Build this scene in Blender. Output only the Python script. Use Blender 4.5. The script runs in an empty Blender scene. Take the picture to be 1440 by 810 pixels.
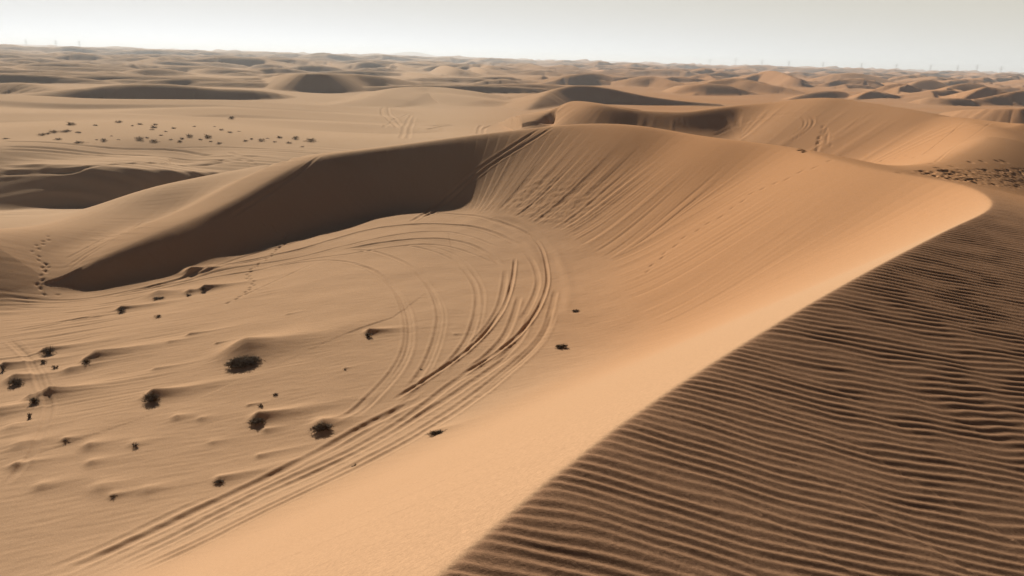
import bpy, math, random
import numpy as np

rng = np.random.default_rng(7)
random.seed(7)
DRAFT = 1.0

scene = bpy.context.scene
C = scene.collection

# ------------------------------------------------------------------ camera
FPX = 1109.0                                     # focal length in photo pixels (1440 wide)
ROLL = math.atan(40 / 1440)
PITCH = math.atan((405 - 83) * math.cos(ROLL) / FPX)
F_ = np.array([0, math.cos(PITCH), -math.sin(PITCH)])
U0 = np.array([0, math.sin(PITCH), math.cos(PITCH)])
X0 = np.array([1.0, 0, 0])
R_ = math.cos(ROLL) * X0 + math.sin(ROLL) * U0
U_ = -math.sin(ROLL) * X0 + math.cos(ROLL) * U0


def ray(px, py):
    """azimuth (from +Y towards +X) and drop per metre of a sight line"""
    d = F_ + (px - 720) / FPX * R_ + (405 - py) / FPX * U_
    h = math.hypot(d[0], d[1])
    return math.atan2(d[0], d[1]), -d[2] / h


def at_d(px, py, d):
    a, t = ray(px, py)
    return np.array([d * math.sin(a), d * math.cos(a), -d * t])


def at_z(px, py, z):
    a, t = ray(px, py)
    return at_d(px, py, z / -t)


def at_toe(px, py, toe, zb, m):
    """crest point seen at (px,py) whose lee face of apparent gradient m ends on level zb at row toe"""
    a, t = ray(px, py)
    _, tt = ray(px, toe)
    dt = -zb / max(tt, 1e-4)
    d = (m * dt - zb) / (m + t)
    return at_d(px, py, d)


# ------------------------------------------------------------------ noise
def _hash(ix, iy, seed):
    h = (ix.astype(np.int64) * 374761393 + iy.astype(np.int64) * 668265263 + seed * 974634777) & 0xFFFFFFFF
    h = ((h ^ (h >> 13)) * 1274126177) & 0xFFFFFFFF
    h = (h ^ (h >> 16)) & 0xFFFFFFFF
    return h.astype(np.float32) / np.float32(4294967296.0)


def noise(x, y, seed=0):
    """smooth gradient noise, about -1..1"""
    ix = np.floor(x); iy = np.floor(y)
    fx = (x - ix).astype(np.float32); fy = (y - iy).astype(np.float32)
    u = fx * fx * fx * (fx * (fx * 6 - 15) + 10)
    v = fy * fy * fy * (fy * (fy * 6 - 15) + 10)
    def g(dx, dy):
        a = _hash(ix + dx, iy + dy, seed) * np.float32(2 * math.pi)
        return np.cos(a) * (fx - dx) + np.sin(a) * (fy - dy)
    n0 = g(0, 0) * (1 - u) + g(1, 0) * u
    n1 = g(0, 1) * (1 - u) + g(1, 1) * u
    return (n0 * (1 - v) + n1 * v) * 1.5


def fbm(x, y, seed=0, octv=3):
    s = 0; a = 1; f = 1
    for o in range(octv):
        s = s + a * noise(x * f, y * f, seed + o * 17)
        a *= 0.5; f *= 2.03
    return s


def sstep(a, b, x):
    t = np.clip((x - a) / (b - a), 0, 1)
    return t * t * (3 - 2 * t)


# ------------------------------------------------------------------ the sheet: a polar net, fine where the dunes are near
def radial():
    r = [0.35]
    while r[-1] < 30000:
        q = r[-1]
        if q < 1.5: s = 0.06
        elif q < 14: s = 0.0036 * q
        elif q < 80: s = 0.05 + (q - 14) * 0.0013
        elif q < 320: s = 0.0032 * q if q > 95 else 0.14 + (q - 80) * .011
        elif q < 2600: s = 0.0065 * q
        else: s = 0.02 * q
        r.append(q + s * DRAFT)
    return np.array(r)


def azimuths():
    st = 0.00098 * DRAFT
    a = list(np.arange(0, 0.71, st))
    while a[-1] < math.pi:
        a.append(a[-1] + min(0.06, st * (1 + (a[-1] - 0.71) * 40)))
    a = np.array(a)
    a = a / a[-1] * math.pi if a[-1] < math.pi else a[a < math.pi - 0.01]
    return np.concatenate([-a[:0:-1], a])


RR = radial(); AZ = azimuths()
NR, NA = len(RR), len(AZ)
X = (RR[:, None] * np.sin(AZ)[None, :]).astype(np.float32)
Y = (RR[:, None] * np.cos(AZ)[None, :]).astype(np.float32)
print('net', NR, NA, NR * NA)


def window(cx, cy, rad):
    """slices of the net that hold the disc"""
    q = math.hypot(cx, cy)
    i0 = np.searchsorted(RR, q - rad); i1 = np.searchsorted(RR, q + rad) + 1
    if q <= rad * 1.02:
        return slice(i0, i1), slice(0, NA)
    a = math.atan2(cx, cy); w = math.asin(min(1, rad / q)) + .002
    j0 = np.searchsorted(AZ, a - w); j1 = np.searchsorted(AZ, a + w) + 1
    if a - w < -math.pi or a + w > math.pi:
        j0, j1 = 0, NA
    return slice(max(i0, 0), min(i1, NR)), slice(max(j0, 0), min(j1, NA))


def smax(a, b, k):
    h = np.maximum(k - np.abs(a - b), 0) / k
    return np.maximum(a, b) + h * h * k * 0.25


def resample(P, n, smooth=3):
    """Catmull-Rom through the rows of P (any number of columns)"""
    P = np.asarray(P, float)
    if len(P) < 2: return P
    Q = np.vstack([2 * P[0] - P[1], P, 2 * P[-1] - P[-2]])
    seg = np.linalg.norm(np.diff(P[:, :2], axis=0), axis=1)
    tot = seg.sum(); out = []
    for i in range(len(P) - 1):
        m = max(1, int(round(n * seg[i] / tot)))
        p0, p1, p2, p3 = Q[i:i + 4]
        for t in np.arange(m) / m:
            c = 0.5 * (2 * p1 + (p2 - p0) * t + (2 * p0 - 5 * p1 + 4 * p2 - p3) * t * t + (3 * p1 - p0 - 3 * p2 + p3) * t ** 3)
            out.append(c)
    out.append(P[-1])
    out = np.array(out)
    for _ in range(smooth):
        out[1:-1] = .25 * out[:-2] + .5 * out[1:-1] + .25 * out[2:]
    return out


# ------------------------------------------------------------------ base levels (thin plate through known floor levels)
base_pts = []
for px, py, z in [
    (200, 720, -12.4), (50, 790, -12.5), (20, 650, -12.5), (400, 560, -12.0), (620, 575, -11.9), (560, 450, -11.5), (640, 420, -11.45),
    (700, 430, -11.75), (755, 400, -11.9), (600, 350, -11.5), (640, 305, -11.2), (400, 400, -12.2), (480, 520, -11.7),
    (200, 470, -12.8), (50, 450, -13.4), (50, 560, -12.9), (30, 370, -13.5), (60, 335, -13.4), (10, 318, -13.3),
    (620, 287, -11.2), (540, 292, -11.5), (447, 312, -12.2), (400, 326, -12.4), (360, 342, -12.7), (320, 358, -12.9), (280, 374, -13.1), (235, 389, -13.3), (140, 406, -13.6), (90, 400, -13.6),
    (1130, 188, -9.5), (1060, 175, -9.2), (1050, 192, -9.6), (990, 190, -9.3), (1200, 205, -10.0), (1293, 224, -10.2), (1240, 212, -10.2),
    (40, 292, -14.2), (110, 296, -14.2), (200, 275, -14.2), (40, 272, -14.6), (110, 278, -14.6), (200, 262, -14.4), (-60, 275, -14.4), (60, 222, -11.3), (150, 224, -11.3), (0, 221, -11.3), (240, 229, -11.5),
    (100, 194, -10.3), (200, 196, -10.5), (300, 200, -10.8), (450, 188, -11.5), (560, 187, -12.0), (690, 180, -12.2), (20, 193, -10.3), (-100, 193, -10.4),
    (100, 166, -11.8), (300, 166, -12.0), (600, 162, -12.4), (720, 160, -12.6), (760, 168, -12.4),
]:
    base_pts.append(at_z(px, py, z))
for x, y, z in [(-12, 4, -12.6), (-30, 8, -12.8), (-60, 30, -13), (-20, -20, -10), (0, -40, -8), (30, -30, -8), (30, 5, -10), (45, 20, -9),
                (60, 45, -11), (90, 90, -10), (15, -8, -11), (5, 8, -12.2), (10, 15, -12.2), (13, 22, -12), (15, 30, -11.8), (15, 45, -11.8), (12, 60, -11.8), (9, 66, -11.4), (3, 70, -11.4), (-6, 72, -11.6), (-14, 70, -12), (-22, 60, -13), (-33, 62, -13.2), (-22, 75, -12.4),
                (24, 45, -12.5), (26, 60, -14), (22, 80, -12.5), (45, 40, -11), (32, 72, -13.4), (42, 62, -13), (-90, 80, -13), (60, 110, -10.5), (110, 40, -9)]:
    base_pts.append(np.array([x, y, z]))
for k in range(20):
    a = k / 20 * 2 * math.pi
    base_pts.append(np.array([260 * math.sin(a), 260 * math.cos(a), -13.6]))
BP = np.array(base_pts)


def tps_k(d2):
    return 0.5 * d2 * np.log(d2 + 1e-6)


n = len(BP)
D2 = ((BP[:, None, :2] - BP[None, :, :2]) ** 2).sum(-1)
A = np.zeros((n + 3, n + 3)); A[:n, :n] = tps_k(D2) + np.eye(n) * 12.0
A[:n, n] = 1; A[:n, n + 1:] = BP[:, :2]; A[n, :n] = 1; A[n + 1:, :n] = BP[:, :2].T
W = np.linalg.solve(A, np.concatenate([BP[:, 2], [0, 0, 0]]))


def base_eval(x, y):
    z = W[n] + W[n + 1] * x + W[n + 2] * y
    for i in range(n):
        z = z + W[i] * tps_k((x - BP[i, 0]) ** 2 + (y - BP[i, 1]) ** 2)
    return z


Z = np.full((NR, NA), -13.6, np.float32)
i1 = np.searchsorted(RR, 262)
# evaluate on a thinned net and interpolate (the base is very smooth)
ri = np.unique(np.concatenate([np.arange(0, i1, 10), [i1]])); aj = np.unique(np.concatenate([np.arange(0, NA, 10), [NA - 1]]))
zc = base_eval(X[np.ix_(ri, aj)].astype(float), Y[np.ix_(ri, aj)].astype(float))
tmp = np.empty((len(ri), NA))
for k in range(len(ri)):
    tmp[k] = np.interp(AZ, AZ[aj], zc[k])
full = np.empty((i1 + 1, NA), np.float32)
for j in range(NA):
    full[:, j] = np.interp(RR[:i1 + 1], RR[ri], tmp[:, j])
wgt = sstep(190, 258, RR[:i1 + 1])[:, None]
Z[:i1 + 1] = full * (1 - wgt) + -13.6 * wgt
# gentle swell of the plains
far = sstep(60, 140, RR)[:, None]
Z += (far * (0.55 * fbm(X / 55, Y / 55, 3, 2) + sstep(300, 700, RR)[:, None] * 2.2 * fbm(X / 260, Y / 260, 5, 2))).astype(np.float32)
Z += ((1 - far) * 0.10 * fbm(X / 7, Y / 7, 9, 2)).astype(np.float32)


# ------------------------------------------------------------------ dunes
def seg_scan(x, y, P):
    """nearest point of polyline P (x,y,z,r...): distance, signed side, arclength, interpolated columns"""
    best = np.full(x.shape, 1e18, np.float32)
    side = np.zeros(x.shape, np.float32); ss = np.zeros(x.shape, np.float32)
    cols = [np.zeros(x.shape, np.float32) for _ in range(P.shape[1] - 2)]
    s0 = 0.0
    for k in range(len(P) - 1):
        ax, ay = P[k, :2]; dx, dy = P[k + 1, :2] - P[k, :2]
        L2 = dx * dx + dy * dy
        if L2 < 1e-9: continue
        L = math.sqrt(L2)
        qx = x - np.float32(ax); qy = y - np.float32(ay)
        t = np.clip((qx * np.float32(dx) + qy * np.float32(dy)) / np.float32(L2), 0, 1)
        d2 = (qx - t * np.float32(dx)) ** 2 + (qy - t * np.float32(dy)) ** 2
        m = d2 < best
        if m.any():
            best[m] = d2[m]; tm = t[m]
            sd = (np.float32(dx) * qy[m] - np.float32(dy) * qx[m])
            if k == 0 or k == len(P) - 2:
                q = np.clip(sd / (L * np.sqrt(d2[m]) + 1e-6), -1, 1)
                sg = np.where((tm <= 0) if k == 0 else (tm >= 1), q, np.sign(sd))
                if k == 0 and len(P) == 2: sg = np.sign(sd)
                side[m] = sg
            else:
                side[m] = np.sign(sd)
            ss[m] = s0 + tm * L
            for c in range(len(cols)):
                cols[c][m] = P[k, 2 + c] + tm * (P[k + 1, 2 + c] - P[k, 2 + c])
        s0 += L
    return np.sqrt(best), side, ss, cols


def dune(P, ms=0.62, mw=0.16, rs=0.1, rw=1.0, k=0.8, nres=60, flip=False, wob=0.0, zfloor=-16.0, reach=None, smooth=3):
    """lee face on the right of the crest's direction (towards the camera for a crest listed from left to right)"""
    P = np.array(P, float)
    P = resample(P, nres, smooth)
    if wob:
        s_ = np.arange(len(P)) * .35 + P[0, 0]
        P[:, 0] += wob * noise(s_, s_ * 0 + .5, 71) * np.sin(np.linspace(0, math.pi, len(P)))
        P[:, 1] += wob * noise(s_, s_ * 0 + 7.5, 72) * np.sin(np.linspace(0, math.pi, len(P)))
    H = P[:, 2].max() - zfloor
    cx, cy = P[:, 0].mean(), P[:, 1].mean()
    rad = np.hypot(P[:, 0] - cx, P[:, 1] - cy).max() + min(H / min(ms, mw), 900)
    w = window(cx, cy, rad)
    x, y = X[w], Y[w]
    if x.size == 0: return
    d, side, s, (zc,) = seg_scan(x, y, P)
    if flip: side = -side
    mix = sstep(-1, 1, side)                      # 0 on the lee, 1 on the windward side, a fan between them round the ends
    ds = ms * (np.sqrt(d * d + rs * rs) - rs)
    dw = mw * (np.sqrt(d * d + rw * rw) - rw)
    z = zc - (ds * (1 - mix) + dw * mix)
    if reach: z = z - .45 * (np.sqrt(np.maximum(d - reach, 0) ** 2 + 9) - 3)
    Z[w] = smax(Z[w], z.astype(np.float32), k)


def pix_dune(rows, zb=-13.6, m=0.5, rows_toe=None, **kw):
    """rows: (px, py, toe_row) along the crest, left to right"""
    P = []
    for r in rows:
        P.append(at_toe(r[0], r[1], r[2], zb, m))
    dune(P, zfloor=zb - 1, **kw)


# ---- random field of barchan ridges out to the horizon
def far_field():
    count = 0
    for ring, (r0, r1, n, hmin, hmax) in enumerate([(330, 420, 12, 1.2, 2.6), (420, 800, 95, 2.2, 6.0), (800, 1500, 260, 3.5, 10), (1500, 3000, 420, 6, 17), (3000, 6000, 320, 9, 24),
                                                    (6000, 12000, 90, 12, 30), (12000, 20000, 50, 26, 50)]):
        for i in range(n):
            r = math.sqrt(rng.uniform(r0 * r0, r1 * r1)); a = rng.uniform(-0.78, 0.78)
            h = rng.uniform(hmin, hmax); L = h * rng.uniform(8, 20)
            cx, cy = r * math.sin(a), r * math.cos(a)
            th = math.radians(rng.normal(25, 25))          # crest heading
            ux, uy = math.cos(th), math.sin(th)
            pts = []
            bend = rng.uniform(0.1, 0.35) * L; asym = rng.uniform(-.3, .3)
            for q in np.linspace(-1, 1, 7):
                b = bend * q * q
                px = cx + ux * q * L * .5 + uy * b + rng.normal(0, .03) * L
                py = cy + uy * q * L * .5 - ux * b + rng.normal(0, .03) * L
                zz = -14.5 + h * max(0, (1 - abs(q - asym * (1 - q * q)) ** 1.8))
                pts.append((px, py, zz))
            dune(pts, ms=0.55, mw=rng.uniform(.14, .28), rs=h * .03, rw=h * .25, k=h * .14, nres=26, zfloor=-15.5, wob=L * .05)
            count += 1
    for i in range(44):                                     # long low transverse ridges over the left and middle distance
        r = 330 * (1100 / 330) ** rng.random(); a = rng.uniform(-.62, .12); h = rng.uniform(2.4, 4.6) * (.75 + r / 1400)
        cx, cy = r * math.sin(a), r * math.cos(a); th = math.radians(rng.normal(4, 12)) - a * .5; L = rng.uniform(28, 75) * (.7 + r / 1200)
        b_ = rng.uniform(.02, .16) * L
        pts = [(cx + math.cos(th) * q * L + math.sin(th) * b_ * q * q, cy + math.sin(th) * q * L - math.cos(th) * b_ * q * q, -14.6 + h * max(0, 1 - abs(q) ** 2)) for q in np.linspace(-1, 1, 9)]
        dune(pts, ms=.56, mw=rng.uniform(.10, .16), rs=.4, rw=h * .4, k=h * .15, nres=36, zfloor=-15.5, wob=L * .03, smooth=5)
    for i in range(26):                                     # taller star dunes off to the right
        r = rng.uniform(430, 1300); a = rng.uniform(.18, .62); h = rng.uniform(4, 8.5) * (1 + r / 2600)
        cx, cy = r * math.sin(a), r * math.cos(a)
        for arm in range(2):
            th = math.radians(rng.normal(35 + 75 * arm, 18)); L = h * rng.uniform(3.5, 7)
            pts = [(cx + math.cos(th) * q * L + rng.normal(0, .05) * L, cy + math.sin(th) * q * L + rng.normal(0, .05) * L, -14.6 + h * (1 - .12 * arm) * max(0, 1 - abs(q) ** 1.5)) for q in np.linspace(-1, 1, 7)]
            dune(pts, ms=.58, mw=.34, rs=.2, rw=h * .12, k=h * .12, nres=30, zfloor=-15.5, wob=L * .05)
    # low hills on the horizon
    for (pxs, dist) in [([(470, 80), (500, 78), (530, 78), (548, 74.5), (570, 72.5), (580, 71), (600, 75), (620, 79), (650, 80)], 7200),
                        ([(620, 81), (640, 78), (655, 79.5), (690, 81), (720, 84)], 7600), ([(725, 83), (745, 81.5), (780, 82.5), (800, 83), (830, 85), (865, 86), (900, 87)], 8000),
                        ([(0, 62), (25, 60.5), (60, 62.5), (120, 64.5), (147, 64.5), (180, 66.5), (240, 68)], 7000), ([(240, 68), (300, 70), (335, 69.5), (400, 72), (480, 77)], 7500)]:
        P = [at_d(px, py, dist) for px, py in pxs]
        dune(P, ms=.28, mw=.24, rs=12, rw=12, k=4, nres=24, wob=0, zfloor=-30)


far_field()

# ---- dunes of the middle distance, far ones first: (photo column, crest row, foot row)
MID = [
    # left
    dict(r=[(60, 76.6, 76.8), (72, 74.3, 76.8), (83, 72.8, 76.9), (97, 74, 76.9), (110, 76.5, 77)], rs=1),
    dict(r=[(111, 77, 77.3), (119, 73.2, 77.4), (130, 75, 77.6), (143, 77.2, 77.6)], rs=.6),
    dict(r=[(240, 78, 78.3), (257, 74.8, 78.4), (270, 76.5, 78.6), (275, 78, 78.6)], rs=.6),
    dict(r=[(36, 84, 84), (48, 82.2, 84.5), (60, 84, 84.6)], rs=1), dict(r=[(107, 81, 81.3), (150, 80, 82), (200, 82, 82.3)], rs=1),
    dict(r=[(340, 85, 85), (356, 76.5, 80.5), (375, 76.5, 80.5), (392, 80, 81)], rs=.6), dict(r=[(403, 80, 81), (412, 77, 81), (420, 80, 82)], rs=.6),
    dict(r=[(418, 82.5, 82.6), (428, 78, 82.7), (435, 80, 82.8), (441, 82.5, 83)], rs=.4),
    dict(r=[(403, 87.5, 87.5), (410, 84.6, 89), (418, 84, 91), (430, 85.2, 91.4), (450, 91.2, 91.6)], rs=.4),
    dict(r=[(345, 92.5, 92.6), (353, 86.5, 91.6), (362, 82.7, 91.8), (370, 84.6, 94), (380, 88, 95.5), (395, 91.5, 96.3), (411, 96.5, 97)], rs=.3),
    dict(r=[(440, 99, 99), (452, 91, 94), (460, 87.8, 92), (466, 90, 95), (478, 95, 97)], rs=.3),
    dict(r=[(318, 84, 84.3), (330, 83, 86), (345, 86, 86.3)], rs=.6),
    dict(r=[(100, 94.5, 94.8), (118, 92.6, 96.5), (135, 91.6, 96.8), (150, 92, 97), (167, 94.5, 97), (182, 97, 97)], rs=.8),
    dict(r=[(-30, 96, 97), (0, 94, 101.5), (18, 95, 102.5), (33, 98, 102), (60, 100.5, 101)], rs=1.2),
    dict(r=[(105, 105.5, 107), (120, 102.6, 107.5), (134, 101, 108), (150, 102, 108.5), (168, 105, 108.6), (180, 101.5, 108.6), (200, 97.6, 108.6), (217, 96, 108.4), (240, 97.5, 108), (262, 101.5, 107.5), (285, 106.5, 107)], rs=1.6, rw=4),
    dict(r=[(262, 100, 100.2), (285, 96.5, 103), (300, 96.5, 104.8), (330, 97, 105.6), (360, 99, 105), (395, 101, 104), (420, 102.5, 103)], rs=2.5, rw=4),
    dict(r=[(125, 115, 117.5), (150, 112, 118.6), (175, 111.4, 119), (200, 112.2, 119), (235, 114.5, 118), (265, 116, 117)], rs=1.6),
    dict(r=[(0, 108.8, 116), (40, 108, 116.4), (67, 108.6, 117), (100, 113, 118.5), (130, 117.5, 119)], ms=.36, rs=3, rw=5),
    dict(r=[(365, 113, 113.5), (385, 107.5, 120), (403, 104.2, 127), (423, 103, 131.5), (457, 103, 132), (480, 103.5, 128.5), (510, 104, 126), (540, 107.5, 126.5), (562, 111.5, 123), (600, 119, 120)], rs=1.2, rw=3),
    dict(r=[(312, 119.4, 119.6), (322, 114.6, 118.5), (333, 110.8, 116.8), (340, 112.5, 118.5), (355, 117, 121), (380, 124, 125)], mw=.3, rs=.4),
    dict(r=[(120, 124.5, 140), (150, 120, 140), (175, 118.5, 141), (217, 117.7, 141.5), (245, 119, 141.5), (275, 121.5, 141.5), (300, 124.5, 141.5), (348, 126, 142), (380, 129, 141), (410, 134.5, 138)], rs=2.5, rw=4, mw=.12),
    dict(r=[(-40, 119, 131), (0, 117, 132.5), (30, 115.8, 133), (58, 120.8, 134), (83, 127, 136), (117, 136, 138)], ms=.34, rs=3, rw=3),
    # centre
    dict(r=[(542, 100.5, 101), (549, 93.5, 99), (555, 88.8, 97.5), (562, 89.6, 99), (575, 94, 100.5), (590, 98.5, 102), (606, 102, 102.5)], mw=.26, rs=.3),
    dict(r=[(513, 98, 98), (520, 91.5, 97), (525, 90.5, 96.5), (540, 94, 96)], mw=.3, rs=.4),
    dict(r=[(624, 93, 93), (628, 90.6, 93.5), (634, 91.5, 94.5), (640, 94.6, 95)], rs=.3),
    dict(r=[(639, 96, 96), (646, 92, 96.6), (652, 93.5, 97), (657, 96, 97.2)], rs=.3),
    dict(r=[(671, 97, 98), (678, 92.5, 101), (686, 92, 104.5), (700, 94, 105.5), (717, 99.5, 105.6), (730, 104, 105)], rs=.8),
    dict(r=[(652, 100.5, 101), (660, 95.5, 101), (667, 94, 103), (675, 95.5, 105.5), (686, 101, 107.5), (699, 107, 108)], rs=.3),
    dict(r=[(607, 101, 101.4), (614, 95, 102), (623, 92, 105), (634, 93.6, 107.8), (648, 98.5, 109.6), (663, 104.5, 110), (680, 110, 111)], rs=.3, mw=.22),
    dict(r=[(560, 105, 106), (578, 101, 108), (600, 105, 112.5), (630, 110, 115.5), (655, 115, 117)], mw=.14, rs=1.5),
    dict(r=[(732, 94.3, 96), (745, 94, 97), (757, 94.6, 97), (766, 96, 97)], rs=.8), dict(r=[(738, 99, 101), (758, 97.4, 104), (776, 99, 105), (782, 103, 105)], rs=.6),
    dict(r=[(755, 89, 89.5), (765, 87.5, 90), (785, 88.5, 90.3), (800, 90, 90.5)], rs=.8), dict(r=[(835, 91.5, 92), (846, 89.8, 92.3), (858, 91.8, 92.5)], rs=.8),
    dict(r=[(830, 99, 100), (844, 98, 101), (852, 98, 102.5), (862, 100, 102.6), (868, 101.7, 102.7)], rs=.6), dict(r=[(855, 101.5, 104), (866, 97.5, 104), (878, 98, 104.5)], rs=.5),
    dict(r=[(903, 99, 102), (912, 97.5, 102.5), (920, 99.5, 102.6)], rs=.5),
    dict(r=[(757, 114, 114.3), (773, 110, 118), (790, 107.5, 119), (803, 105.2, 119.6), (820, 102, 120), (838, 103, 119.5), (852, 105.5, 117), (868, 108.5, 112)], rs=1.6, rw=2),
    dict(r=[(848, 118, 119), (868, 113.5, 121), (890, 109, 122.6), (905, 107, 123.5), (918, 106.3, 124), (928, 109.5, 124.5), (945, 115, 126), (962, 121, 127), (985, 127.5, 128)], mw=.2, rs=.3),
    dict(r=[(735, 158, 159), (748, 147, 157), (762, 135, 153), (778, 126.5, 147.5), (795, 121, 147), (815, 118.8, 147), (837, 120, 147), (862, 124.5, 147.5), (890, 132, 148), (925, 137.5, 148.5), (965, 142.5, 148), (1010, 146, 148)], rs=1.5, rw=1, mw=.28),
    # right
    dict(r=[(962, 106.5, 108), (970, 99.5, 108.3), (979, 95, 108.6), (990, 94.6, 109), (1000, 98, 109), (1010, 102.6, 108), (1020, 106, 107)], rs=.6, mw=.3),
    dict(r=[(1008, 110, 110.5), (1020, 106.6, 110), (1035, 103, 109.5), (1050, 101.6, 108), (1065, 101, 106)], ms=.5, mw=.3, rs=1),
    dict(r=[(1066, 106.5, 107), (1082, 99, 103), (1093, 97.2, 102), (1106, 100, 103), (1116, 103.5, 105)], rs=.4),
    dict(r=[(1032, 115.5, 117), (1048, 107.5, 118), (1067, 101.8, 119), (1080, 99.4, 120), (1093, 99.8, 121), (1104, 104.6, 122), (1118, 110, 123.4), (1132, 116, 124), (1146, 121.5, 123)], mw=.3, rs=.3),
    dict(r=[(1136, 113.5, 115), (1150, 109, 117), (1165, 104, 118), (1183, 101.2, 119), (1202, 101.8, 119.5), (1220, 105.5, 119), (1240, 110, 117), (1262, 114, 115)], ms=.3, rs=2, rw=3),
    dict(r=[(1166, 116, 119), (1176, 112.4, 119.5), (1190, 112, 120), (1204, 116, 120)], ms=.5, rs=.6),
    dict(r=[(1252, 113.8, 115), (1262, 112.3, 116), (1273, 114.5, 116.3)], rs=.4),
    dict(r=[(1280, 111.5, 112), (1292, 108.4, 112), (1305, 107, 113), (1320, 106.8, 113), (1334, 109.5, 112.5)], rs=.8),
    dict(r=[(1388, 108, 110), (1400, 105, 110), (1412, 104.6, 110), (1426, 107, 110)], rs=.6),
    dict(r=[(1320, 116, 119), (1330, 110.6, 119.4), (1340, 108.2, 119.6), (1352, 110.5, 120), (1366, 114, 120), (1382, 118.5, 120)], ms=.45, mw=.3, rs=.6),
    dict(r=[(1410, 117, 120), (1425, 112, 121), (1440, 113, 122), (1465, 119, 123)], ms=.5, mw=.3, rs=.6),
    dict(r=[(1228, 120, 122), (1243, 116, 123), (1258, 116, 124), (1268, 119, 125)], ms=.5, mw=.3, rs=.6),
    dict(r=[(1270, 126, 130), (1283, 118, 130), (1297, 112.2, 130), (1310, 112, 130), (1322, 116, 129), (1336, 121.5, 128)], ms=.42, mw=.32, rs=1.2),
    dict(r=[(1312, 134, 137), (1330, 124, 137), (1345, 119, 137), (1362, 117, 136), (1380, 118.5, 132)], ms=.45, mw=.32, rs=1.2),
    dict(r=[(1008, 119, 120), (1016, 114.6, 122), (1026, 113.6, 126), (1040, 117, 129), (1056, 123.5, 130), (1075, 129, 130)], rs=.6, mw=.2),
    dict(r=[(955, 120.5, 130), (975, 119, 133), (1000, 117.4, 133.6), (1025, 120, 133.6), (1045, 126, 133.6), (1065, 131.5, 133.6)], ms=.5, rs=3, rw=3),
    dict(r=[(1355, 138.5, 144), (1368, 130.5, 144), (1380, 124.6, 144), (1390, 120.8, 144), (1402, 124.5, 144.6), (1420, 129.6, 145), (1445, 135, 146), (1480, 141, 147)], mw=.3, rs=.4),
    dict(r=[(1190, 124, 128.5), (1220, 124.8, 130), (1250, 127.6, 133), (1285, 131, 136.5), (1320, 134.6, 139.5), (1352, 140, 142)], rs=1.5, rw=2, mw=.2),
    dict(r=[(1107, 140.5, 142), (1122, 135, 140), (1140, 130.5, 138.6), (1160, 127.8, 138.4), (1176, 128, 137), (1186, 129, 132)], ms=.55, rs=1.2, mw=.3),
    dict(r=[(1205, 137, 140), (1218, 130, 138), (1230, 127.2, 137.6), (1241, 129, 138), (1255, 132.4, 138), (1268, 135.6, 137)], mw=.35, rs=.25),
    dict(r=[(1292, 140, 146), (1303, 136.6, 147), (1325, 137.8, 148.5), (1345, 138, 149), (1360, 139, 149), (1368, 143, 148)], rs=1, mw=.25),
    dict(r=[(1330, 157.8, 158.2), (1356, 154.4, 161), (1385, 153.2, 164), (1410, 153, 166), (1445, 152, 168), (1500, 151, 170)], zb=-11, rs=.6, mw=.2),
]
for dd in MID:
    dd = dict(dd); r = dd.pop('r'); zb = dd.pop('zb', -13.6)
    pix_dune(r, zb=zb, m=.5 * dd.get('ms', .62) / .62 if dd.get('ms', .62) > .2 else dd['ms'], **{**dict(k=.5, wob=.5, smooth=14), **dd})

# ---- low swells of the plain
for rows, kw in [
    ([(-60, 131, -12.2), (0, 132.8, -12.0), (60, 135, -11.9), (130, 138.6, -11.8), (250, 139.8, -11.7), (330, 140.6, -11.7), (400, 145, -11.9), (480, 149.5, -12.2), (540, 153, -12.4)], dict(ms=.07, mw=.2, rs=4, rw=1)),
    ([(90, 162, -11.8), (170, 157.5, -11.5), (230, 153.5, -11.3), (300, 151.6, -11.2), (380, 153.5, -11.3), (450, 158, -11.6), (520, 163, -12)], dict(ms=.07, mw=.14, rs=5, rw=2)),
    ([(-60, 158.2, -11.0), (0, 158.4, -10.9), (60, 158.8, -10.8), (130, 159.2, -10.7), (220, 162.5, -10.7), (330, 167, -10.8), (440, 171.5, -11.1), (520, 175, -11.4)], dict(ms=.07, mw=.14, rs=4, rw=2)),
    ([(470, 147, -12.9), (508, 140.5, -12.4), (530, 134.5, -11.8), (548, 127.5, -11.2), (566, 123, -10.8), (590, 121.8, -10.6), (615, 122.4, -10.6), (640, 125, -10.8), (675, 130, -11.4), (712, 136, -12.3)], dict(ms=.13, mw=.2, rs=5, rw=3)),
    ([(560, 140, -12.6), (600, 131, -11.9), (640, 134, -11.8), (680, 140, -12.2)], dict(ms=.2, mw=.1, rs=4, rw=3)),
]:
    dune([at_z(*p) for p in rows], k=.8, nres=50, zfloor=-13.5, reach=11, **kw)

# ---- the hollow on the left, with its rounded brow
pix_dune([(-160, 228, 268), (-60, 228, 270), (0, 229, 277), (60, 230, 287), (120, 232, 296), (190, 236, 299), (260, 240, 295), (330, 243, 284), (400, 246, 268), (450, 249, 256)],
         zb=-14.4, m=.5, ms=.72, mw=.04, rs=.7, rw=4, k=.5, reach=12)

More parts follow.
